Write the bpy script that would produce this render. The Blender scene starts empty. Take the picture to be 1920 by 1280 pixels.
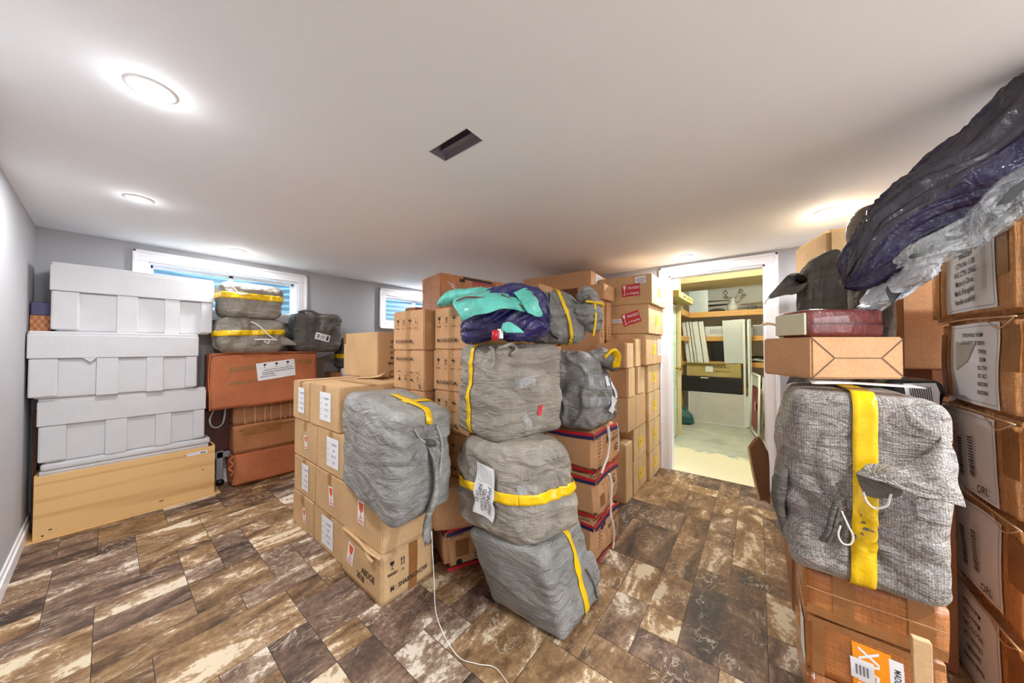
import bpy, bmesh, math, random
from mathutils import Vector, Matrix, noise
sc = bpy.context.scene
COL = sc.collection
PI = math.pi
random.seed(7)

# ------------------------------------------------------------------ camera, world, exposure
cam_d = bpy.data.cameras.new('camera'); cam = bpy.data.objects.new('camera', cam_d); COL.objects.link(cam)
cam_d.sensor_width = 36.0
cam_d.lens = 590.0 / 1920.0 * 36.0
cam_d.clip_start = 0.02
YAW = math.radians(37.94); PITCH = math.atan(10 / 590.0)
cam.location = (0, 0, 1.317)
cam.rotation_euler = (PI / 2 + PITCH, 0, YAW - PI / 2)
sc.camera = cam
sc.view_settings.view_transform = 'Standard'
sc.view_settings.look = 'None'
sc.view_settings.gamma = 1.0
sc.view_settings.exposure = 0.92
sc.view_settings.use_curve_mapping = False
sc.cycles.max_bounces = 14
sc.cycles.diffuse_bounces = 8
sc.cycles.transparent_max_bounces = 16
w = bpy.data.worlds.new('world'); sc.world = w; w.use_nodes = True
bg = w.node_tree.nodes['Background']
wt = w.node_tree; wc = wt.nodes.new('ShaderNodeTexCoord'); wsx = wt.nodes.new('ShaderNodeSeparateXYZ'); wr = wt.nodes.new('ShaderNodeValToRGB')
wt.links.new(wc.outputs['Generated'], wsx.inputs[0]); wt.links.new(wsx.outputs['Z'], wr.inputs[0]); wt.links.new(wr.outputs[0], bg.inputs[0])
wr.color_ramp.elements[0].position = 0.0; wr.color_ramp.elements[0].color = (.30, .29, .28, 1)      # ground below the horizon
wr.color_ramp.elements[1].position = .25; wr.color_ramp.elements[1].color = (.86, .93, 1, 1)       # overcast sky
bg.inputs[1].default_value = 4.8

CEIL = 2.2
LIGHTS = [(0.08, 1.63), (0.10, 2.90), (0.72, 3.75), (2.99, 3.84), (3.44, 0.545), (2.86, -0.37), (0.75, -1.1), (2.0, -1.6)]
LW = [11, 6.5, 6.5, 14, 9.5, 11, 19, 22]

# ------------------------------------------------------------------ materials
MATS = {}
def lin(c):
    return tuple(((x / 255) / 12.92 if x <= 10 else ((x / 255 + .055) / 1.055) ** 2.4) for x in c) + (1,)
class NT:
    def __init__(s, name):
        s.m = bpy.data.materials.new(name); s.m.use_nodes = True
        s.t = s.m.node_tree; s.b = s.t.nodes['Principled BSDF']; s.out = s.t.nodes['Material Output']
    def n(s, typ, **kw):
        nd = s.t.nodes.new(typ)
        for k, v in kw.items():
            if k.startswith('i_'): nd.inputs[k[2:].replace('_', ' ')].default_value = v
            else: setattr(nd, k, v)
        return nd
    def l(s, a, b): s.t.links.new(a, b)
    def coord(s, scale=(1, 1, 1), kind='Object', rot=(0, 0, 0)):
        tc = s.n('ShaderNodeTexCoord'); mp = s.n('ShaderNodeMapping')
        mp.inputs['Scale'].default_value = scale; mp.inputs['Rotation'].default_value = rot
        s.l(tc.outputs[kind], mp.inputs['Vector']); return mp.outputs[0]
    def noise(s, vec, scale, detail=4, rough=.55, dist=0):
        nd = s.n('ShaderNodeTexNoise'); nd.inputs['Scale'].default_value = scale
        nd.inputs['Detail'].default_value = detail; nd.inputs['Roughness'].default_value = rough
        nd.inputs['Distortion'].default_value = dist
        s.l(vec, nd.inputs['Vector']); return nd.outputs['Fac']
    def ramp(s, fac, stops, interp='LINEAR'):
        nd = s.n('ShaderNodeValToRGB'); cr = nd.color_ramp; cr.interpolation = interp
        while len(cr.elements) < len(stops): cr.elements.new(.5)
        for e, (p, c) in zip(cr.elements, stops): e.position = p; e.color = c
        s.l(fac, nd.inputs[0]); return nd.outputs[0]
    def mix(s, fac, a, b, typ='MIX'):
        nd = s.n('ShaderNodeMix', data_type='RGBA', blend_type=typ)
        for sock, v in ((nd.inputs['Factor'], fac), (nd.inputs[6], a), (nd.inputs[7], b)):
            if hasattr(v, 'is_linked'): s.l(v, sock)
            else: sock.default_value = v
        return nd.outputs[2]
    def math(s, op, a, b=0.5):
        nd = s.n('ShaderNodeMath', operation=op)
        for sock, v in ((nd.inputs[0], a), (nd.inputs[1], b)):
            if hasattr(v, 'is_linked'): s.l(v, sock)
            else: sock.default_value = v
        return nd.outputs[0]
    def bump(s, h, strength=.3, dist=.01, prev=None):
        nd = s.n('ShaderNodeBump'); nd.inputs['Strength'].default_value = strength; nd.inputs['Distance'].default_value = dist
        s.l(h, nd.inputs['Height'])
        if prev is not None: s.l(prev, nd.inputs['Normal'])
        s.l(nd.outputs[0], s.b.inputs['Normal']); return nd.outputs[0]
def flat(name, rgb, rough=.6, metal=0.0, var=.06, bump=0.0, spec=.5):
    if name in MATS: return MATS[name]
    k = NT(name); c = lin(rgb); v = k.coord()
    f = k.noise(v, 9, 5)
    lo = tuple(x * (1 - var) for x in c[:3]) + (1,); hi = tuple(min(1, x * (1 + var)) for x in c[:3]) + (1,)
    k.l(k.ramp(f, [(.3, lo), (.7, hi)]), k.b.inputs['Base Color'])
    k.b.inputs['Roughness'].default_value = rough; k.b.inputs['Metallic'].default_value = metal
    k.b.inputs['Specular IOR Level'].default_value = spec
    if bump: k.bump(k.noise(v, 60, 4), bump, .004)
    MATS[name] = k.m; return k.m
def cardboard(name, rgb, wear=.12, gloss=.75, flute=.12):
    k = NT(name); c = lin(rgb); v = k.coord()
    a = k.noise(v, 3.5, 5, .6); b = k.noise(v, 90, 3)
    lo = tuple(x * (1 - wear) for x in c[:3]) + (1,); hi = tuple(min(1, x * (1 + wear * .8)) for x in c[:3]) + (1,)
    base = k.ramp(a, [(.3, lo), (.7, hi)])
    sp = k.ramp(b, [(.35, (.90, .88, .85, 1)), (.6, (1, 1, 1, 1))])
    k.l(k.mix(1.0, base, sp, 'MULTIPLY'), k.b.inputs['Base Color'])
    k.b.inputs['Roughness'].default_value = gloss
    k.b.inputs['Specular IOR Level'].default_value = .3
    wv = k.coord((1, 1, .15)); fl = k.noise(wv, 110, 2)
    mm = k.math('ADD', k.math('MULTIPLY', a, 1.4), k.math('MULTIPLY', fl, flute))
    k.bump(mm, .35, .012)
    MATS[name] = k.m; return k.m
def fabric(name, rgb, rough=.5, streak=.25, weave=260, sheen=.5, fold=.85, wb=.35):
    k = NT(name); c = lin(rgb)
    v1 = k.coord((1, 1, 1)); vs = k.coord((6, 6, 90)); vt = k.coord((90, 90, 6))
    a = k.noise(v1, 4, 6, .65, .6); h = k.noise(vs, 1.6, 4, .7); u = k.noise(vt, 1.6, 3, .6)
    lo = tuple(x * (1 - streak * 1.3) for x in c[:3]) + (1,); hi = tuple(min(1, x * (1 + streak * 1.4)) for x in c[:3]) + (1,)
    f = k.math('ADD', k.math('MULTIPLY', a, .66), k.math('ADD', k.math('MULTIPLY', h, .18), k.math('MULTIPLY', u, .16)))
    colr = k.ramp(f, [(.36, lo), (.64, hi)])
    if wb > 1:      # open knit: light loops with dark gaps
        vo = k.n('ShaderNodeTexVoronoi'); vo.inputs['Scale'].default_value = 165; vo.inputs['Randomness'].default_value = .45
        k.l(k.coord((1, 1, 1.5)), vo.inputs['Vector'])
        dots = k.ramp(vo.outputs['Distance'], [(.25, (1.0, 1.0, 1.0, 1)), (.62, (.42, .40, .40, 1))])
        colr = k.mix(1.0, colr, dots, 'MULTIPLY')
    k.l(colr, k.b.inputs['Base Color'])
    k.b.inputs['Roughness'].default_value = rough
    k.b.inputs['Specular IOR Level'].default_value = sheen
    w1 = k.n('ShaderNodeTexChecker'); w1.inputs['Scale'].default_value = weave; k.l(v1, w1.inputs['Vector'])
    folds = k.noise(k.coord((1, 1, 3.2), rot=(.3, .5, .2)), 5.5, 5, .6, 1.2)
    n1 = k.bump(folds, fold, .05)
    hh = k.math('ADD', k.math('MULTIPLY', w1.outputs['Fac'], wb), k.math('ADD', h, u))
    k.bump(hh, .45, .005, n1)
    MATS[name] = k.m; return k.m

CB = cardboard('kraft_cardboard', (208, 172, 128))
CB2 = cardboard('kraft_cardboard_pink', (204, 158, 116))
CBY = cardboard('kraft_cardboard_yellow', (218, 188, 142))
CBR = cardboard('red_brown_cardboard', (186, 112, 74), .18)
CBD = cardboard('brown_cardboard', (160, 112, 78), .12)
def taped_cb(name, rgb, rgb2):
    k = NT(name); v = k.coord()
    a = k.noise(v, 3, 6, .65); s = k.noise(k.coord((1, 1, 14)), 5, 4, .6, .8); p = k.noise(k.coord((16, 16, 2.5)), 4, 4, .7)
    base = k.ramp(a, [(.28, lin(rgb2)), (.55, lin(rgb)), (.8, tuple(min(1, x * 1.35) for x in lin(rgb)[:3]) + (1,))])
    st = k.ramp(s, [(.50, (1, 1, 1, 1)), (.62, (1.0, .86, .55, 1)), (.66, (1, 1, 1, 1))])
    k.l(k.mix(.8, base, st, 'MULTIPLY'), k.b.inputs['Base Color'])
    k.l(k.ramp(p, [(.42, (.12,) * 3 + (1,)), (.6, (.5,) * 3 + (1,))]), k.b.inputs['Roughness'])
    k.b.inputs['Coat Weight'].default_value = .5; k.b.inputs['Coat Roughness'].default_value = .12
    k.bump(k.math('ADD', a, k.math('ADD', k.math('MULTIPLY', s, .6), k.math('MULTIPLY', p, .5))), .5, .02)
    MATS[name] = k.m; return k.m
CBT = taped_cb('amber_taped_cardboard', (186, 118, 62), (140, 84, 40))
CBT2 = taped_cb('glossy_taped_cardboard', (196, 140, 88), (158, 100, 52))
GREY = fabric('grey_woven_wrap', (142, 141, 137), .45, .24)
GREYT = fabric('taupe_woven_wrap', (152, 144, 133), .45, .26)
GREYD = fabric('dark_woven_wrap', (98, 94, 88), .6, .2)
NET = fabric('knit_woven_wrap', (176, 170, 163), .5, .26, 190, wb=1.4)
def tape_mat(name, rgb, rough=.3):
    k = NT(name); v = k.coord(); c = lin(rgb)
    a = k.noise(v, 14, 4, .6, .5)
    k.l(k.ramp(a, [(.3, tuple(x * .82 for x in c[:3]) + (1,)), (.7, tuple(min(1, x * 1.1) for x in c[:3]) + (1,))]), k.b.inputs['Base Color'])
    k.b.inputs['Roughness'].default_value = rough; k.bump(k.noise(k.coord((1, 1, 1)), 45, 4, .6, .6), .3, .008)
    MATS[name] = k.m; return k.m
YEL = tape_mat('yellow_tape', (240, 196, 18), .2)
TAN = tape_mat('tan_tape', (176, 130, 80), .35)
BRT = tape_mat('brown_tape', (150, 100, 56), .3)
WHITE = flat('white_paper', (232, 233, 236), .6, var=.03)
INK = flat('black_ink', (40, 36, 34), .7)
INKG = flat('grey_ink', (120, 122, 128), .7)
INKO = flat('orange_ink', (226, 96, 34), .6)
INKR = flat('red_ink', (200, 40, 44), .6)
YLAB = flat('yellow_paper', (240, 205, 40), .6)
RLAB = flat('red_paper', (196, 34, 46), .45)
OLAB = flat('orange_paper', (245, 150, 20), .5)
NAVY = flat('navy_print', (40, 40, 84), .5)
FOAM = flat('white_foam', (202, 202, 205), .8, var=.03, bump=.25)
PAINTW = flat('white_trim_paint', (236, 236, 240), .4, var=.02)
CORD = flat('white_cord', (228, 224, 214), .5)
BLACK = flat('black_plastic', (22, 22, 26), .35)
DARKINT = flat('dark_sheet_metal', (134, 124, 132), .45, .2)
STEEL = flat('brushed_steel', (190, 192, 196), .25, .9)
ALU = flat('aluminium_panel', (205, 212, 216), .35, .2)
PALEPAN = flat('pale_panel', (206, 204, 200), .5)
MINT = flat('mint_door_paint', (208, 232, 220), .45)
def plastic(name, rgb, rough=.16, bump=.6, coat=.6):
    k = NT(name); c = lin(rgb); v = k.coord()
    a = k.noise(v, 7, 6, .6, 1.0)
    k.l(k.ramp(a, [(.3, tuple(x * .7 for x in c[:3]) + (1,)), (.7, tuple(min(1, x * 1.3) for x in c[:3]) + (1,))]), k.b.inputs['Base Color'])
    k.b.inputs['Roughness'].default_value = rough; k.b.inputs['Coat Weight'].default_value = coat
    k.bump(k.noise(k.coord((1, 3, 2)), 9, 5, .6, 1.2), bump, .03)
    MATS[name] = k.m; return k.m
NAVYP = plastic('navy_plastic', (28, 24, 92), .2)
NAVYD = plastic('dark_navy_plastic', (22, 17, 62), .2)
TEALP = plastic('teal_fabric', (96, 196, 180), .45, .5, .1)
TEALD = plastic('dark_teal_plastic', (14, 92, 92), .2)
WHITEP = plastic('white_bag_plastic', (214, 218, 224), .3, .7)
MAROON = plastic('maroon_film', (112, 52, 50), .25, .3)
def clear_mat(name, tint=(205, 209, 212), a=.14):
    k = NT(name)
    tr = k.n('ShaderNodeBsdfTransparent'); mx = k.n('ShaderNodeMixShader')
    nz = k.noise(k.coord((1, 2.5, 1)), 8, 5, .65, 1.4)
    k.l(k.ramp(nz, [(.40, (a,) * 3 + (1,)), (.66, (.70,) * 3 + (1,))]), mx.inputs[0])
    k.b.inputs['Base Color'].default_value = lin(tint); k.b.inputs['Roughness'].default_value = .1
    k.bump(nz, .9, .04)
    k.l(tr.outputs[0], mx.inputs[1]); k.l(k.b.outputs[0], mx.inputs[2]); k.l(mx.outputs[0], k.out.inputs[0])
    MATS[name] = k.m; return k.m
CLEAR = clear_mat('clear_film')
def wall_mat(name, rgb):
    k = NT(name); v = k.coord(); c = lin(rgb)
    f = k.noise(v, 1.6, 3)
    k.l(k.ramp(f, [(.3, tuple(x * .97 for x in c[:3]) + (1,)), (.7, c)]), k.b.inputs['Base Color'])
    k.b.inputs['Roughness'].default_value = .75; k.bump(k.noise(v, 220, 3), .12, .002)
    MATS[name] = k.m; return k.m
WALLM = wall_mat('grey_wall_paint', (176, 176, 180))
CEILM = wall_mat('ceiling_paint', (240, 243, 247))
CREAM = wall_mat('cream_wall_paint', (222, 206, 158))
BACKW = wall_mat('back_room_paint', (206, 208, 206))
def wood(name, rgb, rgb2, scale=1.0, dirv=(1, 14, 14), dist=6):
    k = NT(name); v = k.coord(tuple(d * scale for d in dirv))
    a = k.noise(v, 1.5, 5, .6, .8)
    wv = k.n('ShaderNodeTexWave', wave_type='BANDS', bands_direction='Z'); wv.inputs['Scale'].default_value = .5
    wv.inputs['Distortion'].default_value = dist; wv.inputs['Detail'].default_value = 3; wv.inputs['Detail Scale'].default_value = .6
    k.l(v, wv.inputs['Vector'])
    f = k.math('ADD', k.math('MULTIPLY', a, .45), k.math('MULTIPLY', wv.outputs['Fac'], .5))
    k.l(k.ramp(f, [(.25, lin(rgb)), (.62, lin(rgb)), (.8, lin(rgb2)), (.86, lin(rgb))]), k.b.inputs['Base Color'])
    k.b.inputs['Roughness'].default_value = .5; k.bump(f, .15, .003)
    MATS[name] = k.m; return k.m
PINE = wood('pine_wood', (222, 180, 120), (202, 152, 92), 1.0, (.4, 6, 6.5), 17)
LUMBER = wood('lumber', (222, 172, 98), (190, 132, 66), 1.0, (4, 1.5, 14))
def floor_mat():
    k = NT('stone_look_tiles')
    at = k.n('ShaderNodeAttribute', attribute_name='tint')
    sep = k.n('ShaderNodeSeparateColor'); k.l(at.outputs['Color'], sep.inputs[0])
    tc = k.n('ShaderNodeTexCoord'); off = k.n('ShaderNodeVectorMath', operation='SCALE'); off.inputs['Scale'].default_value = 31
    k.l(at.outputs['Color'], off.inputs[0])
    add = k.n('ShaderNodeVectorMath', operation='ADD'); k.l(tc.outputs['Object'], add.inputs[0]); k.l(off.outputs[0], add.inputs[1])
    mp = k.n('ShaderNodeMapping'); mp.inputs['Scale'].default_value = (1.5, 3.4, 1); mp.inputs['Rotation'].default_value = (0, 0, .22); k.l(add.outputs[0], mp.inputs[0])
    mp2 = k.n('ShaderNodeMapping'); mp2.inputs['Scale'].default_value = (1, 1, 1); k.l(add.outputs[0], mp2.inputs[0])
    a = k.noise(mp.outputs[0], 1.7, 8, .62, .9)
    fine = k.noise(mp2.outputs[0], 42, 6, .75)
    big = k.noise(mp2.outputs[0], 3.2, 4, .6, .6)
    f = k.math('ADD', a, k.math('MULTIPLY', k.math('SUBTRACT', fine, .5), .42))
    f = k.math('ADD', f, k.math('MULTIPLY', k.math('SUBTRACT', sep.outputs[0], .5), .16))
    f = k.math('ADD', f, k.math('SUBTRACT', k.math('MULTIPLY', k.math('SUBTRACT', big, .5), .26), -.012))
    A = k.ramp(f, [(.30, lin((64, 48, 35))), (.42, lin((111, 83, 56))), (.54, lin((144, 113, 79))), (.61, lin((171, 141, 107))), (.645, lin((215, 199, 171)))])
    B = k.ramp(f, [(.30, lin((51, 40, 35))), (.43, lin((90, 71, 60))), (.55, lin((126, 101, 83))), (.63, lin((157, 136, 116))), (.665, lin((215, 202, 184)))])
    col = k.mix(k.ramp(sep.outputs[1], [(.42, (0, 0, 0, 1)), (.62, (1, 1, 1, 1))]), A, B)
    vn = k.n('ShaderNodeTexNoise'); vn.inputs['Scale'].default_value = 3.2; vn.inputs['Detail'].default_value = 7; vn.inputs['Distortion'].default_value = 2.2
    k.l(mp.outputs[0], vn.inputs['Vector'])
    vv = k.math('ABSOLUTE', k.math('SUBTRACT', vn.outputs['Fac'], .5))
    vein = k.ramp(vv, [(.0, (1, 1, 1, 1)), (.022, (0, 0, 0, 1))])
    gate = k.ramp(k.noise(mp2.outputs[0], 5, 3), [(.48, (0, 0, 0, 1)), (.60, (.8, .8, .8, 1))])
    col = k.mix(k.mix(1.0, vein, gate, 'MULTIPLY'), col, lin((204, 190, 170)))
    k.l(col, k.b.inputs['Base Color'])
    k.l(k.ramp(f, [(.3, (.52,) * 3 + (1,)), (.7, (.7,) * 3 + (1,))]), k.b.inputs['Roughness'])
    k.b.inputs['Specular IOR Level'].default_value = .3
    k.bump(f, .25, .006)
    return k.m
TILE = floor_mat()
GROUT = flat('dark_grout', (46, 40, 36), .8)
def concrete():
    k = NT('painted_concrete'); v = k.coord()
    a = k.noise(v, 2.2, 7, .7, .5); b = k.noise(v, 18, 5, .7)
    base = k.ramp(k.math('ADD', k.math('MULTIPLY', a, .75), k.math('MULTIPLY', b, .25)), [(.32, lin((120, 126, 118))), (.45, lin((178, 184, 174))), (.7, lin((206, 208, 196)))])
    tc = k.n('ShaderNodeTexCoord'); sx = k.n('ShaderNodeSeparateXYZ'); k.l(tc.outputs['Object'], sx.inputs[0])
    edge = k.math('ADD', sx.outputs['X'], k.math('MULTIPLY', k.noise(v, 3.5, 5, .6), .9))
    m = k.ramp(k.math('MULTIPLY', edge, .15), [(.755, (1, 1, 1, 1)), (.765, (0, 0, 0, 1))])
    k.l(k.mix(m, base, lin((236, 228, 200))), k.b.inputs['Base Color']); k.b.inputs['Roughness'].default_value = .55
    return k.m
CONC = concrete()
def emis(name, rgb, s):
    k = NT(name); k.b.inputs['Base Color'].default_value = (0, 0, 0, 1)
    k.b.inputs['Emission Color'].default_value = lin(rgb); k.b.inputs['Emission Strength'].default_value = s
    MATS[name] = k.m; return k.m
LENS = emis('lit_lamp_lens', (255, 250, 242), 6)
def glass():
    k = NT('window_glass'); tr = k.n('ShaderNodeBsdfTransparent'); mx = k.n('ShaderNodeMixShader'); mx.inputs[0].default_value = .08
    tr.inputs[0].default_value = (.86, .95, .97, 1)
    k.b.inputs['Roughness'].default_value = .02; k.b.inputs['Base Color'].default_value = (.9, .95, 1, 1)
    k.l(tr.outputs[0], mx.inputs[1]); k.l(k.b.outputs[0], mx.inputs[2]); k.l(mx.outputs[0], k.out.inputs[0]); return k.m
GLASS = glass()
WELL = flat('galvanised_window_well', (96, 142, 164), .45)

# ------------------------------------------------------------------ builders
def new_obj(name, me, parent=None, mat=None, smooth=True):
    o = bpy.data.objects.new(name, me); COL.objects.link(o)
    if parent is not None: o.parent = parent
    if mat is not None:
        for m in (mat if isinstance(mat, (list, tuple)) else [mat]): me.materials.append(m)
    if smooth:
        for p in me.polygons: p.use_smooth = True
    return o
def tag(o, label=None, cat=None, group=None, kind=None):
    if label: o['label'] = label
    if cat: o['category'] = cat
    if group: o['group'] = group
    if kind: o['kind'] = kind
    return o
def empty(name, label, cat, loc=(0, 0, 0), rz=0, group=None, rx=0, ry=0):
    o = bpy.data.objects.new(name, None); COL.objects.link(o); o.location = loc; o.rotation_euler = (rx, ry, rz)
    o.empty_display_size = .05
    return tag(o, label, cat, group)
class MB:
    def __init__(s): s.v = []; s.f = []; s.mi = []
    def add(s, vs, fs, mi=0):
        b = len(s.v); s.v += [tuple(x) for x in vs]
        for f in fs: s.f.append([b + i for i in f]); s.mi.append(mi)
        return s
    def box(s, c, d, mi=0, M=None, bev=0.0):
        bm = bmesh.new(); bmesh.ops.create_cube(bm, size=1)
        for v in bm.verts: v.co = Vector((v.co.x * d[0], v.co.y * d[1], v.co.z * d[2]))
        if bev > 0: bmesh.ops.bevel(bm, geom=bm.edges[:], offset=min(bev, min(d) * .45), segments=2, affect='EDGES', profile=.5)
        T = Matrix.Translation(Vector(c)) @ (M if M else Matrix.Identity(4))
        bm.verts.index_update()
        s.add([T @ v.co for v in bm.verts], [[v.index for v in f.verts] for f in bm.faces], mi); bm.free(); return s
    def b2(s, x0, x1, y0, y1, z0, z1, mi=0, bev=0.0):
        return s.box(((x0 + x1) / 2, (y0 + y1) / 2, (z0 + z1) / 2), (abs(x1 - x0), abs(y1 - y0), abs(z1 - z0)), mi, None, bev)
    def cyl(s, c, r, h, seg=24, mi=0, M=None, r2=None):
        r2 = r if r2 is None else r2
        vs = [(r * math.cos(2 * PI * i / seg), r * math.sin(2 * PI * i / seg), -h / 2) for i in range(seg)] + \
             [(r2 * math.cos(2 * PI * i / seg), r2 * math.sin(2 * PI * i / seg), h / 2) for i in range(seg)]
        fs = [[i, (i + 1) % seg, seg + (i + 1) % seg, seg + i] for i in range(seg)] + [list(range(seg))[::-1], list(range(seg, 2 * seg))]
        T = Matrix.Translation(Vector(c)) @ (M if M else Matrix.Identity(4))
        return s.add([T @ Vector(v) for v in vs], fs, mi)
    def tube(s, pts, r, seg=8, mi=0, sub=6, flatx=1.0):
        P = crv([Vector(p) for p in pts], sub); n = len(P); vs = []; up = Vector((.13, .21, .97))
        for i, p in enumerate(P):
            t = (P[min(i + 1, n - 1)] - P[max(i - 1, 0)]).normalized()
            a = t.cross(up)
            if a.length < .05: a = t.cross(Vector((1, 0, 0)))
            a.normalize(); b = a.cross(t).normalized()
            vs += [p + a * (r * flatx * math.cos(2 * PI * k / seg)) + b * (r * math.sin(2 * PI * k / seg)) for k in range(seg)]
        fs = [[i * seg + k, i * seg + (k + 1) % seg, (i + 1) * seg + (k + 1) % seg, (i + 1) * seg + k] for i in range(n - 1) for k in range(seg)]
        fs += [list(range(seg))[::-1], [(n - 1) * seg + k for k in range(seg)]]
        return s.add(vs, fs, mi)
    def build(s, name, mat, parent=None, smooth=False):
        me = bpy.data.meshes.new(name); me.from_pydata(s.v, [], s.f)
        o = new_obj(name, me, parent, mat, smooth)
        for p, m in zip(me.polygons, s.mi): p.material_index = m
        me.update(); return o
def cr(p0, p1, p2, p3, t):
    return .5 * ((2 * p1) + (p2 - p0) * t + (2 * p0 - 5 * p1 + 4 * p2 - p3) * t * t + (3 * p1 - p0 - 3 * p2 + p3) * t ** 3)
def crv(P, sub):
    if len(P) < 3 or sub <= 1:
        return P
    out = []
    for i in range(len(P) - 1):
        a = P[max(i - 1, 0)]; d = P[min(i + 2, len(P) - 1)]
        for k in range(sub): out.append(cr(a, P[i], P[i + 1], d, k / sub))
    out.append(P[-1]); return out
_tc = {}
def text_mesh(s, bold=False):
    if s in _tc: return _tc[s]
    cu = bpy.data.curves.new('t', 'FONT'); cu.body = s; cu.size = 1; cu.align_x = 'CENTER'; cu.align_y = 'CENTER'; cu.resolution_u = 2
    cu.offset = 0.012
    o = bpy.data.objects.new('t', cu); COL.objects.link(o)
    dg = bpy.context.evaluated_depsgraph_get(); me = bpy.data.meshes.new_from_object(o.evaluated_get(dg))
    r = ([(v.co.x, v.co.y) for v in me.vertices], [list(p.vertices) for p in me.polygons])
    bpy.data.objects.remove(o); bpy.data.curves.remove(cu); bpy.data.meshes.remove(me)
    _tc[s] = r; return r
FACES = {'x-': ((-1, 0, 0), (0, -1, 0)), 'x+': ((1, 0, 0), (0, 1, 0)), 'y-': ((0, -1, 0), (1, 0, 0)), 'y+': ((0, 1, 0), (-1, 0, 0)), 'z+': ((0, 0, 1), (1, 0, 0))}
def decor(name, parent, size, face, items, fn=None, label=None, lift=None):
    if lift is None: lift = .0012 if name == 'packing_tape' else .0028
    if name == 'packing_tape' and len(items) > 1:
        for i, it in enumerate(items): decor(name, parent, size, face, [it], fn, label, lift + .0002 * i)
        return
    """items on one face: ('r',u,v,w,h,rot,mat) ('p',pts,mat) ('t',text,u,v,size,rot,mat[,squeeze])"""
    n, u = [Vector(a) for a in FACES[face]]; v = n.cross(u)
    cen = Vector((0, 0, size[2] / 2)) + Vector((n.x * size[0] / 2, n.y * size[1] / 2, n.z * size[2] / 2))
    mats = []; mb = MB(); lay = 0
    def P(a, b):
        p = cen + u * a + v * b
        if fn: p = fn(p)
        return p + n * (lift + lay)
    for it in items:
        m = it[-1] if it[0] != 't' else it[6]
        if m not in mats: mats.append(m)
        mi = mats.index(m)
        if it[0] == 'r':
            _, a, b, ww, hh, rot = it[:6]; c, s = math.cos(rot), math.sin(rot)
            nx, ny = (max(1, int(ww / .03)), max(1, int(hh / .03))) if fn else (1, 1)
            vs = [P(a + (i / nx - .5) * ww * c - (j / ny - .5) * hh * s, b + (i / nx - .5) * ww * s + (j / ny - .5) * hh * c) for j in range(ny + 1) for i in range(nx + 1)]
            mb.add(vs, [[j * (nx + 1) + i, j * (nx + 1) + i + 1, (j + 1) * (nx + 1) + i + 1, (j + 1) * (nx + 1) + i] for j in range(ny) for i in range(nx)], mi)
        elif it[0] == 'p':
            mb.add([P(a, b) for a, b in it[1]], [list(range(len(it[1])))], mi)
        else:
            _, tx, a, b, sz, rot, m = it[:7]; sq = it[7] if len(it) > 7 else 1
            tv, tf = text_mesh(tx); c, s = math.cos(rot), math.sin(rot)
            mb.add([P(a + x * sq * sz * c - y * sz * s, b + x * sq * sz * s + y * sz * c) for x, y in tv], tf, mi)
        lay += .0002
    o = mb.build(name, mats, parent)
    if label: o['label'] = label
    return o
def glass_icon(u, v, s, m, flip=1):
    f = flip
    return [('p', [(u - .32 * s, v + .5 * s * f), (u - .26 * s, v + .12 * s * f), (u - .06 * s, v - .02 * s * f), (u + .06 * s, v - .02 * s * f), (u + .26 * s, v + .12 * s * f), (u + .32 * s, v + .5 * s * f)][::f], m),
            ('r', u, v - .22 * s * f, .07 * s, .45 * s, 0, m), ('r', u, v - .46 * s * f, .45 * s, .07 * s, 0, m)]
def arrows_icon(u, v, s, m, flip=1):
    it = []
    for d in (-.17, .17):
        it += [('r', u + d * s, v - .08 * s * flip, .08 * s, .6 * s, 0, m), ('p', [(u + (d - .13) * s, v + .18 * s * flip), (u + (d + .13) * s, v + .18 * s * flip), (u + d * s, v + .5 * s * flip)][::flip], m)]
    return it + [('r', u, v - .46 * s * flip, .6 * s, .07 * s, 0, m)]
def umbrella_icon(u, v, s, m, flip=1):
    pts = [(u + .42 * s * math.cos(t), v + .1 * s * flip + .34 * s * flip * math.sin(t)) for t in [i * PI / 8 for i in range(9)]]
    return [('p', pts[::flip], m), ('r', u, v - .15 * s * flip, .06 * s, .55 * s, 0, m), ('r', u + .06 * s, v - .42 * s * flip, .14 * s, .06 * s, 0, m)]
def bottle_icon(u, v, s, m, flip=1):
    return [('r', u, v - .22 * s * flip, .2 * s, .5 * s, 0, m), ('r', u, v + .22 * s * flip, .08 * s, .4 * s, 0, m), ('r', u, v + .45 * s * flip, .34 * s, .05 * s, 0, m)]
def brackets(u, v, s, m):
    it = []
    for a in (-1, 1):
        for b in (-1, 1):
            it += [('r', u + a * .6 * s, v + b * .72 * s, .2 * s, .04 * s, 0, m), ('r', u + a * .68 * s, v + b * .64 * s, .04 * s, .2 * s, 0, m)]
    return it
def icon_row(u0, v, s, step, m, flip=1, txt=True, fr=True):
    it = []
    names = ['FRAGILE', 'UP', 'KEEP DRY', 'HANDLE']
    for i, fnc in enumerate((glass_icon, arrows_icon, umbrella_icon, bottle_icon)):
        it += fnc(u0 + i * step, v, s * .8, m, flip)
        if fr: it += brackets(u0 + i * step, v, s * .8, m)
        if txt: it.append(('t', names[i], u0 + i * step, v - flip * s * .95, s * .28, 0 if flip > 0 else PI, m, .9))
    return it
def trilin(C, a, b, c):
    def L(p, q, t): return p + (q - p) * t
    x00 = L(C[0], C[1], a); x10 = L(C[3], C[2], a); x01 = L(C[4], C[5], a); x11 = L(C[7], C[6], a)
    return L(L(x00, x10, b), L(x01, x11, b), c)
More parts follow.
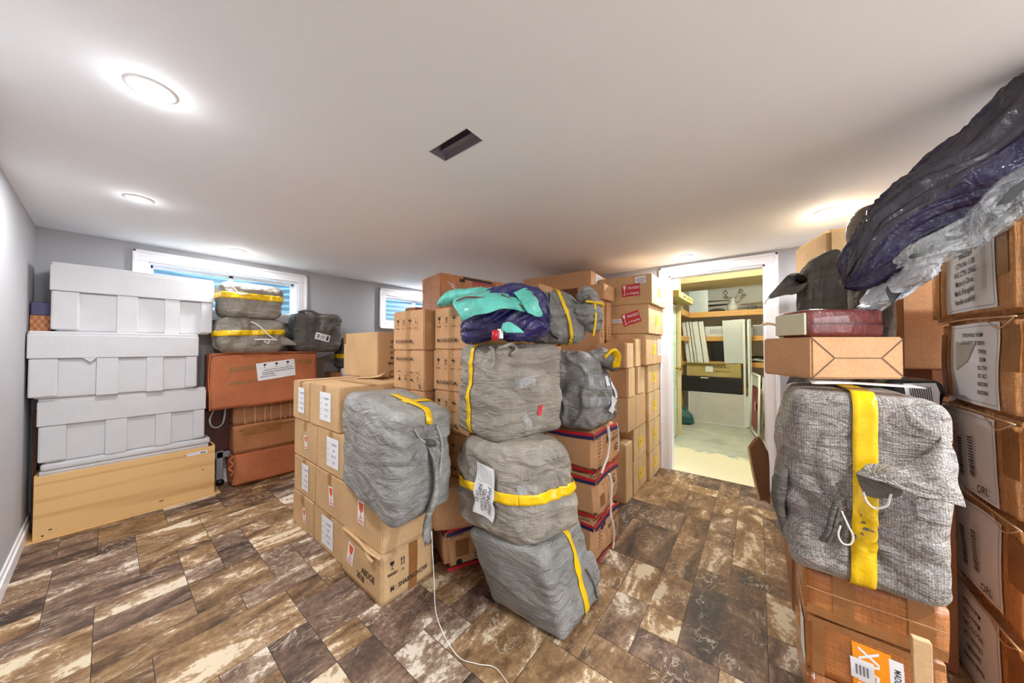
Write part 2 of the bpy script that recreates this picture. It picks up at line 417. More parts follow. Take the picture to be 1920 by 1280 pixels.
def carton(label, loc, size, rz=0, mat=None, group=None, fn=None, name='cardboard_carton', cat='cardboard box', bev=.006, tape=('z+', 'y-', 'x-'), tmat=None, rx=0, ry=0, seam=True):
    o = empty(name, label, cat, loc, rz, group, rx, ry)
    sx, sy, sz = size
    bm = bmesh.new(); bmesh.ops.create_cube(bm, size=1)
    for v in bm.verts: v.co = Vector((v.co.x * sx, v.co.y * sy, (v.co.z + .5) * sz))
    bmesh.ops.bevel(bm, geom=bm.edges[:], offset=bev, segments=2, affect='EDGES')
    if fn:
        for ax, L in ((0, sx), (1, sy), (2, sz)):
            k = max(2, int(L / .03))
            for i in range(1, k):
                pc = [0, 0, 0]; pc[ax] = (i / k - .5) * L if ax < 2 else i / k * L; no = [0, 0, 0]; no[ax] = 1
                bmesh.ops.bisect_plane(bm, geom=bm.verts[:] + bm.edges[:] + bm.faces[:], plane_co=pc, plane_no=no)
        for v in bm.verts: v.co = fn(v.co)
    me = bpy.data.meshes.new('body'); bm.to_mesh(me); bm.free()
    new_obj('body', me, o, mat or CB, bool(fn))
    o['sx'] = sx; 
    del o['sx']
    tm = tmat or TAN
    along_y = sy >= sx
    if 'z+' in tape:
        it = [('r', 0, 0, .003, sy * .995, 0, INK)] if along_y and seam else ([('r', 0, 0, sx * .995, .003, 0, INK)] if seam else [])
        it.append(('r', 0, 0, .05, sy * .998, 0, tm) if along_y else ('r', 0, 0, sx * .998, .05, 0, tm))
        decor('packing_tape', o, size, 'z+', it, fn)
    if 'y-' in tape: decor('packing_tape', o, size, 'y-', [('r', 0, 0, .05, sz * .985, 0, tm)], fn)
    if 'x-' in tape: decor('packing_tape', o, size, 'x-', [('r', 0, 0, .05, sz * .985, 0, tm)], fn)
    if 'y-t' in tape: decor('packing_tape', o, size, 'y-', [('r', 0, sz * .5 - .035, .05, .07, 0, tm)], fn)
    if 'x-t' in tape: decor('packing_tape', o, size, 'x-', [('r', 0, sz * .5 - .035, .05, .07, 0, tm)], fn)
    return o
def rbox_pt(c, h, r):
    inner = Vector([max(-(h[i] - r), min(h[i] - r, c[i])) for i in range(3)])
    d = c - inner
    if d.length < 1e-9: return c.copy(), Vector((0, 0, 1))
    # corner of cube -> sphere blend
    nrm = d.normalized(); return inner + nrm * r, nrm
class Bale:
    """wrapped bale: rounded block, optional eight corners (local), folds from noise"""
    def __init__(s, name, label, cat, size, loc=(0, 0, 0), rz=0, corners=None, r=.07, amp=.016, seed=0, mat=None, folds=(3, 3, 12), n=30, group=None, bulge=.02, pinch=None, rx=0, ry=0, cavg=True):
        s.o = empty(name, label, cat, loc, rz, group, rx, ry)
        s.h = Vector((size[0] / 2, size[1] / 2, size[2] / 2)); s.r = r; s.amp = amp * 1.35; s.seed = seed; s.folds = folds; s.bulge = bulge; s.pinch = pinch or []
        s.C = [Vector(c) - Vector(loc) for c in corners] if corners else None
        bm = bmesh.new(); bmesh.ops.create_cube(bm, size=2)
        bmesh.ops.subdivide_edges(bm, edges=bm.edges[:], cuts=n, use_grid_fill=True)
        for v in bm.verts: v.co = s.pt(Vector((v.co.x * s.h.x, v.co.y * s.h.y, v.co.z * s.h.z)))
        me = bpy.data.meshes.new('wrap'); bm.to_mesh(me); bm.free()
        s.wrap = new_obj('wrap', me, s.o, mat or GREY, True)
    def pt(s, c, off=0.0):
        h = s.h; p, nrm = rbox_pt(c, h, s.r)
        q = Vector((p.x / h.x, p.y / h.y, p.z / h.z))
        bl = s.bulge * ((1 - q.x * q.x) * (1 - q.y * q.y) + (1 - q.y * q.y) * (1 - q.z * q.z) + (1 - q.x * q.x) * (1 - q.z * q.z)) if True else 0
        f = s.folds; k = s.seed * 7.3
        a = noise.noise(Vector((p.x * f[0] + k, p.y * f[1] - k, p.z * f[2] + k)) + Vector((noise.noise(p * 4 + Vector((k, 0, 0))) * 1.2,) * 3))
        b = noise.noise(p * 14 + Vector((k, k, 0)))
        ridge = 1 - abs(noise.noise(Vector((p.x * f[0] * 1.7, p.y * f[1] * 1.7, p.z * f[2] * 1.3)) + Vector((k, 1, k)))) * 2
        d = s.amp * (a * 1.1 + b * .35 + .55 * max(0, ridge - .55) / .45 - .2)
        for (cx, cy, cz, rad, dep, fr) in s.pinch:     # gathered point: radial folds pulled inwards
            dv = p - Vector((cx, cy, cz)); L = dv.length
            if L < rad:
                g = (1 - L / rad) ** 1.5
                ax = math.atan2(dv.z, dv.x + dv.y)
                d += -dep * g + .012 * math.sin(ax * fr) * (1 - L / rad) * min(1, L / .03)
        p = p + Vector((nrm.x, nrm.y, nrm.z * .2)) * (d + bl * .6) + nrm * off
        if s.C:
            return trilin(s.C, (p.x / h.x + 1) / 2, (p.y / h.y + 1) / 2, (p.z / h.z + 1) / 2) 
        return p + Vector((0, 0, h.z))
    def band(s, axis, pos, w, a0=0, a1=1, mat=None, name='yellow_tape', off=.004, label=None, skew=0.0):
        """tape loop round the bale in the plane across `axis`; a0..a1 = part of the loop"""
        h = s.h; u, v = [i for i in range(3) if i != axis]
        N = 120; M = 4; mb = MB(); i0, i1 = int(a0 * N), int(a1 * N)
        per = [(-1, -1), (1, -1), (1, 1), (-1, 1)]
        lens = [2 * h[u], 2 * h[v], 2 * h[u], 2 * h[v]]; tot = sum(lens)
        for i in range(i0, i1 + 1):
            t = (i / N) % 1.0 * tot; k = 0
            while t > lens[k] + 1e-9: t -= lens[k]; k += 1
            p0, p1 = per[k], per[(k + 1) % 4]; fr = t / lens[k]
            cu = (p0[0] + (p1[0] - p0[0]) * fr) * h[u]; cv = (p0[1] + (p1[1] - p0[1]) * fr) * h[v]
            for j in range(M + 1):
                c = Vector((0, 0, 0)); c[u] = cu; c[v] = cv; c[axis] = pos + (j / M - .5) * w + skew * cu
                mb.v.append(tuple(s.pt(c, off)))
        nn = i1 - i0
        for i in range(nn):
            for j in range(M):
                mb.f.append([i * (M + 1) + j, i * (M + 1) + j + 1, (i + 1) * (M + 1) + j + 1, (i + 1) * (M + 1) + j]); mb.mi.append(0)
        o = mb.build(name, mat or YEL, s.o, True)
        md = o.modifiers.new('thick', 'SOLIDIFY'); md.thickness = .002
        if label: o['label'] = label
        return o
    def sheet(s, face, u0, v0, w, hgt, rot, mat, items=(), name='shipping_label', off=.006, label=None):
        n, u = [Vector(a) for a in FACES[face]]; v = n.cross(u); mats = [mat]; mb = MB(); lay = [0]
        cen = Vector((n.x * s.h.x, n.y * s.h.y, n.z * s.h.z))
        c, sn = math.cos(rot), math.sin(rot)
        def P(a, b): return s.pt(cen + u * (u0 + a * c - b * sn) + v * (v0 + a * sn + b * c), off + lay[0])
        nx = max(2, int(w / .02)); ny = max(2, int(hgt / .02))
        mb.add([P((i / nx - .5) * w, (j / ny - .5) * hgt) for j in range(ny + 1) for i in range(nx + 1)], [[j * (nx + 1) + i, j * (nx + 1) + i + 1, (j + 1) * (nx + 1) + i + 1, (j + 1) * (nx + 1) + i] for j in range(ny) for i in range(nx)], 0)
        for it in items:
            lay[0] += .0008
            m = it[6] if it[0] == 't' else it[-1]
            if m not in mats: mats.append(m)
            if it[0] == 'r':
                _, a, b, ww, hh = it[:5]; k = max(1, int(max(ww, hh) / .02)); kx, ky = (k, 1) if ww > hh else (1, k)
                mb.add([P(a + (i / kx - .5) * ww, b + (j / ky - .5) * hh) for j in range(ky + 1) for i in range(kx + 1)], [[j * (kx + 1) + i, j * (kx + 1) + i + 1, (j + 1) * (kx + 1) + i + 1, (j + 1) * (kx + 1) + i] for j in range(ky) for i in range(kx)], mats.index(m))
            else:
                _, tx, a, b, sz, r2, m = it[:7]; tv, tf = text_mesh(tx); cc, ss = math.cos(r2), math.sin(r2)
                mb.add([P(a + (x * cc - y * ss) * sz, b + (x * ss + y * cc) * sz) for x, y in tv], tf, mats.index(m))
        o = mb.build(name, mats, s.o, True)
        if label: o['label'] = label
        return o
def lump(name, rings, mat, parent=None, seg=36, sub=8, amp=.012, seed=0, freq=7, stretch=(1, 1, 1), closed=True, crease=0.0, second=None):
    """bag-like body: rings (centre, axisA, axisB) blended, wrinkled"""
    C = crv([Vector(r[0]) for r in rings], sub); A = crv([Vector(r[1]) for r in rings], sub); B = crv([Vector(r[2]) for r in rings], sub)
    n = len(C); mb = MB()
    for i in range(n):
        for k in range(seg):
            t = 2 * PI * k / seg; d = A[i] * math.cos(t) + B[i] * math.sin(t); p = C[i] + d
            q = Vector((p.x * freq * stretch[0], p.y * freq * stretch[1], p.z * freq * stretch[2])) + Vector((seed * 3.1, 0, seed))
            w_ = noise.noise(q) + .5 * (1 - abs(noise.noise(q * 2.1)) * 3) * .6 + .25 * noise.noise(q * 4)
            if crease:
                s_ = i / n * 2.2; ph = .9 * noise.noise(Vector((s_, 3.3, seed)))
                for m_, fq in ((1.0, 2.3), (.6, 4.7)):
                    e = noise.noise(Vector((math.cos(t + ph) * fq, math.sin(t + ph) * fq, s_ * fq * .45 + seed)))
                    w_ += crease * m_ * (.6 - 2.6 * abs(e))
            if d.length > 1e-6: p = p + d.normalized() * (amp * w_ * min(1, d.length / .04))
            mb.v.append(tuple(p))
    for i in range(n - 1):
        for k in range(seg):
            mb.f.append([i * seg + k, i * seg + (k + 1) % seg, (i + 1) * seg + (k + 1) % seg, (i + 1) * seg + k])
            mb.mi.append(1 if second and second[0] < (k + 3 * noise.noise(Vector((i * .05, 0, seed)))) / seg < second[1] else 0)
    if closed:
        mb.f.append([k for k in range(seg)][::-1]); mb.f.append([(n - 1) * seg + k for k in range(seg)]); mb.mi += [0, 0]
    return mb.build(name, mat, parent, True)
def patch(name, grid, mat, parent=None, sub=8, amp=.006, seed=0, freq=12, thick=.003):
    rows = [crv([Vector(p) for p in r], sub) for r in grid]; nc = len(rows[0])
    cols = [crv([rows[r][c] for r in range(len(rows))], sub) for c in range(nc)]; nr = len(cols[0]); mb = MB()
    for r in range(nr):
        for c in range(nc):
            p = cols[c][r]; k = noise.noise_vector(p * freq + Vector((seed, 0, 0))); mb.v.append(tuple(p + k * amp))
    for r in range(nr - 1):
        for c in range(nc - 1): mb.f.append([r * nc + c, r * nc + c + 1, (r + 1) * nc + c + 1, (r + 1) * nc + c]); mb.mi.append(0)
    o = mb.build(name, mat, parent, True)
    md = o.modifiers.new('thick', 'SOLIDIFY'); md.thickness = thick; md.offset = 0
    return o
def struct(o): o['kind'] = 'structure'; return o

# ------------------------------------------------------------------ the setting
WX = -0.338; EX = 3.73; NY = 4.15; SY = -2.4
def room_floor():
    rng = random.Random(5); U = .158; x0, y0 = -0.50, -2.55
    nx, ny = 28, 44; used = [[False] * ny for _ in range(nx)]; vs = []; fs = []; tints = []
    kinds = [(2, 2), (2, 1), (3, 2), (2, 1), (1, 1), (2, 2), (1, 2), (3, 1)]
    g = .0012
    for j in range(ny):
        for i in range(nx):
            if used[i][j]: continue
            ks = kinds[:]; rng.shuffle(ks); ks.append((1, 1))
            for a, b in ks:
                if i + a <= nx and j + b <= ny and not any(used[i + p][j + q] for p in range(a) for q in range(b)): break
            for p in range(a):
                for q in range(b): used[i + p][j + q] = True
            X0, X1 = max(WX, x0 + i * U + g), min(EX + .02, x0 + (i + a) * U - g); Y0, Y1 = max(SY, y0 + j * U + g), min(NY, y0 + (j + b) * U - g)
            if X1 <= X0 or Y1 <= Y0: continue
            k = len(vs); vs += [(X0, Y0, 0), (X1, Y0, 0), (X1, Y1, 0), (X0, Y1, 0)]; fs.append([k, k + 1, k + 2, k + 3]); tints.append((rng.random(), rng.random(), rng.random(), 1))
    k = len(vs); vs += [(WX, SY, -.0015), (EX + .02, SY, -.0015), (EX + .02, NY, -.0015), (WX, NY, -.0015)]; fs.append([k, k + 1, k + 2, k + 3]); tints.append((0, 0, 0, 1))
    me = bpy.data.meshes.new('floor'); me.from_pydata(vs, [], fs)
    ca = me.color_attributes.new('tint', 'FLOAT_COLOR', 'CORNER')
    for p in me.polygons:
        for li in p.loop_indices: ca.data[li].color = tints[p.index]
    o = new_obj('floor', me, None, [TILE, GROUT], False); me.polygons[len(fs) - 1].material_index = 1
    struct(o)
room_floor()
VX0, VX1, VY0, VY1 = .879, .972, .917, 1.160
mb = MB()     # ceiling slab with a duct hole
mb.b2(WX - .1, VX0, SY - .1, NY + .1, CEIL, CEIL + .02); mb.b2(VX1, EX + .12, SY - .1, NY + .1, CEIL, CEIL + .02)
mb.b2(VX0, VX1, SY - .1, VY0, CEIL, CEIL + .02); mb.b2(VX0, VX1, VY1, NY + .1, CEIL, CEIL + .02)
struct(mb.build('ceiling', CEILM))
struct(MB().b2(WX - .1, WX, SY - .1, NY + .1, 0, CEIL).build('wall_left', WALLM))
struct(MB().b2(WX - .1, WX + .25, SY - .1, SY, 0, CEIL).b2(EX - .5, EX + .1, SY - .1, SY, 0, CEIL).b2(WX + .25, EX - .5, SY - .1, SY, 2.05, CEIL).build('wall_rear', WALLM))   # unseen wide opening, added behind the camera to let in fill light
# window wall with two openings
WIN = [(.205, 1.325, 1.665, 2.052), (2.40, 3.50, 1.665, 2.05)]
mb = MB(); xs = [WX - .1, WIN[0][0], WIN[0][1], WIN[1][0], WIN[1][1], EX + .1]
for i in range(0, 5, 2): mb.b2(xs[i], xs[i + 1], NY, NY + .16, 0, CEIL)
for (a, b, z0, z1) in WIN: mb.b2(a, b, NY, NY + .16, 0, z0); mb.b2(a, b, NY, NY + .16, z1, CEIL)
struct(mb.build('wall_far', WALLM))
DY0, DY1, DZ = -.062, .750, 2.08
mb = MB(); mb.b2(EX, EX + .12, SY - .1, DY0, 0, CEIL); mb.b2(EX, EX + .12, DY1, NY + .1, 0, CEIL); mb.b2(EX, EX + .12, DY0, DY1, DZ, CEIL)
struct(mb.build('wall_right', WALLM))
def profile_frame(mb, rects):
    for r in rects: mb.b2(*r, bev=.004)
for i, (a, b, z0, z1) in enumerate(WIN):
    y = NY; cw = .092
    o = empty('window_%d' % (i + 1), None, None, (0, 0, 0)); struct(o)
    mb = MB()
    profile_frame(mb, [(a - cw, b + cw, y - .018, y, z1, z1 + cw), (a - cw, a, y - .018, y, z0 - cw, z1), (b, b + cw, y - .018, y, z0 - cw, z1), (a, b, y - .018, y, z0 - cw, z0),
                       (a - cw, b + cw, y - .028, y, z1 + cw - .022, z1 + cw), (a - cw, a - cw + .022, y - .028, y, z0 - cw, z1 + cw), (b + cw - .022, b + cw, y - .028, y, z0 - cw, z1 + cw), (a - cw, b + cw, y - .028, y, z0 - cw, z0 - cw + .022)])
    struct(mb.build('window_casing', PAINTW, o))
    mb = MB(); f = .035; yf = y + .10
    profile_frame(mb, [(a, b, yf, yf + .04, z1 - f, z1), (a, b, yf, yf + .04, z0, z0 + f), (a, a + f, yf, yf + .04, z0, z1), (b - f, b, yf, yf + .04, z0, z1), ((a + b) / 2 - .02, (a + b) / 2 + .02, yf, yf + .04, z0, z1),
                       (a, b, y, yf, z1 - .012, z1), (a, b, y, yf, z0, z0 + .012), (a, a + .012, y, yf, z0, z1), (b - .012, b, y, yf, z0, z1)])
    struct(mb.build('window_frame', PAINTW, o))
    struct(MB().b2(a + .02, b - .02, yf + .015, yf + .02, z0 + .02, z1 - .02).build('window_pane', GLASS, o))
    # corrugated well outside
    mb = MB(); N = 28; M = 110; R = .75
    for r in range(M + 1):
        z = z0 - .35 + r / M * 1.15
        for k in range(N + 1):
            t = PI * k / N; rr = 1 + .035 * math.sin(z * 85)
            mb.v.append(((a + b) / 2 + math.cos(t) * ((b - a) / 2 + .22) * rr, NY + .17 + math.sin(t) * R * rr, z))
    for r in range(M):
        for k in range(N): mb.f.append([r * (N + 1) + k, r * (N + 1) + k + 1, (r + 1) * (N + 1) + k + 1, (r + 1) * (N + 1) + k]); mb.mi.append(0)
    struct(mb.build('window_well', WELL, o, True))
# door opening: casing, jamb, threshold strip
o = empty('door_1', None, None); struct(o)
mb = MB(); cw = .095
for (x0, x1, t) in ((EX - .018, EX, 0), (EX - .028, EX, 1)):
    if t == 0: rs = [(DY1, DY1 + cw, 0, DZ), (DY0 - cw, DY0, 0, DZ), (DY0 - cw, DY1 + cw, DZ, DZ + cw)]
    else: rs = [(DY1 + cw - .024, DY1 + cw, 0, DZ + cw), (DY0 - cw, DY0 - cw + .024, 0, DZ + cw), (DY0 - cw, DY1 + cw, DZ + cw - .024, DZ + cw)]
    for a, b, c, d in rs: mb.b2(x0, x1, a, b, c, d, bev=.004)
struct(mb.build('door_casing', PAINTW, o))
mb = MB(); mb.b2(EX, EX + .12, DY1 - .015, DY1, 0, DZ); mb.b2(EX, EX + .12, DY0, DY0 + .015, 0, DZ); mb.b2(EX, EX + .12, DY0, DY1, DZ - .015, DZ)
struct(mb.build('door_jamb', PAINTW, o))
def baseboard(name, rs):
    mb = MB()
    for (x0, x1, y0, y1) in rs:
        mb.b2(x0, x1, y0, y1, 0, .085, bev=.003)
        cx = (x0 + x1) / 2
        if abs(x1 - x0) < abs(y1 - y0): 
            s = 1 if cx < 1 else -1
            xa, xb = (x0, x0 + .009) if s > 0 else (x1 - .009, x1)
            mb.b2(xa, xb, y0, y1, .085, .12, bev=.003)
        else: mb.b2(x0, x1, y1 - .009, y1, .085, .12, bev=.003)
    struct(mb.build(name, PAINTW))
baseboard('baseboard_left', [(WX, WX + .016, SY, NY)])
baseboard('baseboard_far', [(WX + .016, EX, NY - .016, NY)])
baseboard('baseboard_right', [(EX - .016, EX, DY1 + cw, NY - .016), (EX - .016, EX, SY, DY0 - cw)])
# ---- back room
BX = 7.1; BZ = 2.62
struct(MB().b2(EX + .02, BX, -1.4, 1.55, -.02, -.003).build('floor_back_room', CONC))
struct(MB().b2(EX + .12, BX, -1.5, 1.6, BZ, BZ + .02).build('ceiling_back_room', CREAM))
struct(MB().b2(BX, BX + .1, -1.5, 1.6, -.02, BZ).build('wall_back_room_far', BACKW))
struct(MB().b2(EX + .12, BX, 1.45, 1.55, -.02, BZ).build('wall_back_room_left', BACKW))
struct(MB().b2(EX + .12, BX, -1.5, -1.4, -.02, BZ).build('wall_back_room_right', BACKW))
struct(MB().b2(EX + .121, EX + .13, -1.4, DY0, 0, BZ).b2(EX + .121, EX + .13, DY1, 1.45, 0, BZ).b2(EX + .121, EX + .13, DY0, DY1, DZ, BZ).build('wall_back_room_near', CREAM))
struct(MB().b2(6.15, BX, -1.4, 1.45, 2.42, BZ).build('trim_1', CREAM))           # lowered bulkhead
struct(MB().b2(5.25, 5.31, .905, .955, 0, BZ).build('trim_2', CREAM))       # post of the partition
struct(MB().b2(EX + .13, 5.25, .93, .95, 2.02, BZ).build('trim_3', CREAM))
# mint panelled door leaf standing open along the partition
o = empty('door_2', None, None, (0, 0, 0)); struct(o)
mb = MB(); dx0, dx1, dy = 4.42, 5.22, .955
mb.b2(dx0, dx1, dy, dy + .035, .02, 1.90)
for (za, zb) in ((.18, .72), (.84, 1.38), (1.50, 1.82)):
    for (xa, xb) in ((dx0 + .1, (dx0 + dx1) / 2 - .04), ((dx0 + dx1) / 2 + .04, dx1 - .1)):
        mb.b2(xa, xb, dy - .007, dy, za, za + .018, bev=.003); mb.b2(xa, xb, dy - .007, dy, zb - .018, zb, bev=.003); mb.b2(xa, xa + .018, dy - .007, dy, za, zb, bev=.003); mb.b2(xb - .018, xb, dy - .007, dy, za, zb, bev=.003)
struct(mb.build('door_leaf', MINT, o))
mb = MB(); mb.cyl((dx1 - .07, dy - .03, 1.0), .012, .06, 12, M=Matrix.Rotation(PI / 2, 4, 'X')); mb.cyl((dx1 - .07, dy - .06, 1.0), .028, .03, 16, M=Matrix.Rotation(PI / 2, 4, 'X'))
struct(mb.build('door_handle', flat('brass', (200, 160, 80), .25, .9), o, True))
# ---- recessed lamps and duct opening
RIM = flat('white_lamp_rim', (214, 212, 210), .45, var=.02)
LLAB = ['recessed ceiling lamp nearest the camera, top left above the foam boxes', 'small recessed ceiling lamp in line behind the nearest lamp on the left', 'recessed ceiling lamp just in front of the left window', 'recessed ceiling lamp by the far window above the carton columns', 'recessed ceiling lamp just in front of the doorway', 'recessed ceiling lamp above the right hand pile of wrapped goods', None, None]
for i, (x, y) in enumerate(LIGHTS):
    if LLAB[i]:
        o = empty('recessed_light', LLAB[i], 'ceiling light', (x, y, CEIL), 0, 'recessed ceiling lamps')
        mb = MB(); seg = 40
        prof = [(.034, .004), (.036, -.006), (.050, -.0075), (.062, -.004), (.064, .0)]
        for r, z in prof: mb.v += [(r * math.cos(2 * PI * k / seg), r * math.sin(2 * PI * k / seg), z) for k in range(seg)]
        for a in range(len(prof) - 1):
            for k in range(seg): mb.f.append([a * seg + k, a * seg + (k + 1) % seg, (a + 1) * seg + (k + 1) % seg, (a + 1) * seg + k]); mb.mi.append(0)
        mb.build('trim_ring', RIM, o, True)
        mb = MB(); mb.cyl((0, 0, -.004), .034, .006, 32, r2=.036); mb.build('lens', LENS, o)
    for typ, en, dz in (('AREA', LW[i], -.012), ('POINT', LW[i] * .035, -.06)):
        ld = bpy.data.lights.new('lamp_light', typ); ld.energy = en; ld.color = (.97, .985, 1.0)
        if typ == 'AREA': ld.shape = 'DISK'; ld.size = .07
        else: ld.shadow_soft_size = .02
        lo = bpy.data.objects.new('lamp_light', ld); COL.objects.link(lo); lo.location = (x, y, CEIL + dz); lo['kind'] = 'structure'
ld = bpy.data.lights.new('back_room_light', 'POINT'); ld.energy = 31; ld.color = (.93, 1, .92); ld.shadow_soft_size = .08  # added light to brighten the back room; the lamp holder itself is unlit
lo = bpy.data.objects.new('back_room_light', ld); COL.objects.link(lo); lo.location = (5.0, .35, BZ - .2); lo['kind'] = 'structure'
o = empty('ceiling_duct', 'open dark rectangular duct hole in the ceiling', 'ceiling vent', (VX0, VY0, CEIL))
mb = MB(); a, b = VX1 - VX0, VY1 - VY0; H = .16
for r in ((0, .001, 0, b), (a - .001, a, 0, b), (0, a, 0, .001), (0, a, b - .001, b)): mb.b2(*r, -.001, H)
mb.b2(0, a, 0, b, H, H + .002); mb.b2(a - .03, a, 0, b, .03, .034)
mb.build('duct_box', DARKINT, o)
mb = MB(); t = .004
for r in ((-t, 0, -t, b + t), (a, a + t, -t, b + t), (0, a, -t, 0), (0, a, b, b + t)): mb.b2(*r, -.002, .0)
mb.build('rim', RIM, o)
# ---- back room lamp holder
o = empty('lamp_holder', 'round pale lamp holder on the back room ceiling', 'ceiling light', (5.2, .28, BZ))
mb = MB(); mb.cyl((0, 0, -.015), .09, .03, 32); mb.cyl((0, 0, -.045), .035, .04, 20); mb.build('base', CREAM, o, True)
# ------------------------------------------------------------------ left group: pine crate and foam boxes
crate = empty('pine_crate', 'long pine crate on the floor carrying the white foam boxes', 'crate', (.152, 3.98, 0))
mb = MB(); mb.b2(-.448, .448, -.14, -.122, .012, .436, bev=.002); mb.build('front_board', PINE, crate)
mb = MB(); mb.b2(-.448, .448, .12, .138, .012, .436, bev=.002); mb.build('back_board', PINE, crate)
for s in (-1, 1):
    mb = MB(); mb.b2(s * .434, s * .45, -.121, .119, .012, .44, bev=.002); mb.build('end_board', PINE, crate)
mb = MB(); mb.b2(-.486, .488, -.15, .14, 0, .011, bev=.002); mb.build('base_board', PINE, crate)
decor('knots', crate, (.896, .28, .45), 'y-', [('r', .13, -.16, .022, .008, .1, flat('knot', (70, 40, 24), .6)), ('r', -.38, -.16, .014, .007, 0, flat('knot2', (60, 40, 20), .6)), ('r', .37, .02, .014, .006, .2, INK), ('r', -.41, -.19, .010, .008, 0, INK)], label='dark knots')
decor('small_label', crate, (.896, .28, .45), 'y-', [('r', .335, .17, .125, .026, .02, WHITE), ('t', 'No. 3 PINE BOARD', .30, .171, .011, .02, INKG), ('r', .37, .17, .035, .014, .02, INKG)], label='white printed strip label')
lid = MB(); lid.b2(-.425, .415, -.118, .118, .012, .462, bev=.004); lid.b2(-.42, .425, -.130, .118, .4625, .512, bev=.014)
lid.b2(-.425, .415, -.122, .118, .440, .4622, bev=.006)
o = lid.build('foam_slab', FOAM, None, True); o.location = (.145, 3.98, 0)
tag(o, 'white foam lid slab lying in the top of the pine crate', 'foam slab')
def foam_box(label, x0, x1, yf, z0, z1, lidh, panels, notch=()):
    W = x1 - x0; D = .27; H = z1 - z0
    o = empty('foam_box', label, 'foam box', ((x0 + x1) / 2, yf + D / 2, z0), 0, 'stack of white foam boxes')
    a = W / 2
    mb = MB(); zl = H - lidh
    mb.b2(-a + .026, a - .020, -D / 2 + .026, D / 2 - .01, 0, zl, bev=.012)
    edges = [-a + .006]
    for (p, q) in panels: edges += [-a + p * W, -a + q * W]
    edges.append(a - .006)
    for i in range(0, len(edges), 2):
        mb.b2(edges[i], edges[i + 1], -D / 2 + .006, D / 2 - .012, .012 if i in (0, len(edges) - 2) else .0, zl - .001, bev=.010 if i in (0, len(edges) - 2) else .003)
    mb.build('body', FOAM, o, False)
    mb = MB(); mb.b2(-a, a, -D / 2, D / 2 - .005, zl, H - .022, bev=.006); mb.b2(-a + .003, a - .003, -D / 2 + .003, D / 2 - .008, H - .03, H, bev=.008)
    for (u, hgt, ww) in notch: 
        mb.add([(-a + u * W - ww, -D / 2 + .001, zl + .001), (-a + u * W + ww, -D / 2 + .001, zl + .001), (-a + u * W + ww * .1, -D / 2 + .001, zl - hgt), (-a + u * W - ww, -D / 2 + .012, zl + .001), (-a + u * W + ww, -D / 2 + .012, zl + .001), (-a + u * W + ww * .1, -D / 2 + .012, zl - hgt)], [[0, 1, 2], [0, 3, 4, 1], [1, 4, 5, 2], [2, 5, 3, 0]])
    mb.build('lid', FOAM, o, False)
    return o
foam_box('white foam box at the bottom of the stack, directly on the crate slab', -.292, .537, 3.84, .513, .962, .19, [(.145, .345), (.47, .645), (.75, .905)])
foam_box('middle white foam box of the stack with a chipped lid edge', -.332, .480, 3.80, .985 - .022, 1.424, .187, [(.15, .345), (.47, .64), (.75, .905)], [(.31, .030, .03)])
foam_box('topmost white foam box of the stack, under the window', -.255, .577, 3.84, 1.4255, 1.91, .2, [(.15, .35), (.475, .645), (.75, .90)])
o = empty('patterned_box', 'small box in the left corner with basket-weave brown sides and a purple lid', 'box', (-.295, 4.02, 1.4255), 0)
mb = MB(); mb.b2(-.038, .045, -.09, .09, 0, .11, bev=.003); 
for i in range(6):
    for j in range(4): mb.b2(-.038 + i * .0138, -.038 + i * .0138 + .0132, -.0925, -.089, j * .027 + .001, j * .027 + .026, mi=(i + j) % 2)
mb.build('body', [flat('weave_tan', (196, 132, 84), .6), flat('weave_brown', (160, 98, 58), .6)], o)
MB().b2(-.038, .045, -.092, .092, .1105, .205, bev=.006).build('lid', flat('purple_card', (66, 58, 100), .4), o)
mb = MB(); mb.b2(-.02, .0, -.05, .05, 0, .86, bev=.002); o = mb.build('wooden_plank', wood('dark_wood', (110, 70, 44), (80, 48, 30)), None); o.location = (-.30, 4.08, 0)
tag(o, 'dark brown upright plank behind the foam boxes by the left wall', 'plank')

# ---- red-brown carton group
def wavy(sx, sy, sz, a=.01, sag=.0, seed=0):
    def fn(p):
        p = Vector(p); k = noise.noise_vector(Vector((p.x * 5, p.y * 5, p.z * 6)) + Vector((seed, seed, 0))) * a
        if sag: p.z -= sag * max(0, 1 - (2 * p.x / sx) ** 2) * (p.z / sz)
        return p + k
    return fn
sz_ = (.855, .30, .505)
c = carton('wide red-brown carton with wine-glass paper label, under two grey bales', (.985, 3.955, .752), sz_, 0, CBR, fn=wavy(*sz_, .008, seed=1), tape=(), bev=.01, ry=.0)
fn = wavy(*sz_, .008, seed=1)
it = [('r', .055, .085, .315, .17, .12, WHITE)]
for i in range(3): it += [(a[0], [(q[0], q[1]) for q in a[1]], a[2]) if a[0] == 'p' else a for a in glass_icon(-.045 + i * .095, .125 + i * .011, .04, INK)]
for i, t in enumerate(['HANDLE WITH CARE, KEEP DRY', 'GLASS AND CHINAWARE, FRAGILE', 'GLASSWARE', 'MADE IN CHINA']): it.append(('t', t, .07 if i < 2 else -.01, .095 - i * .022 + (.002 if i < 2 else -.004), .017, .12, INK))
decor('shipping_label', c, sz_, 'y-', it, fn, 'white paper label with wine glasses', lift=.003)
decor('packing_tape', c, sz_, 'y-', [('r', -.20, .11, .20, .05, .1, BRT), ('r', -.20, -.02, .20, .03, .1, BRT), ('r', .30, .16, .14, .05, .05, BRT)], fn, lift=.002)
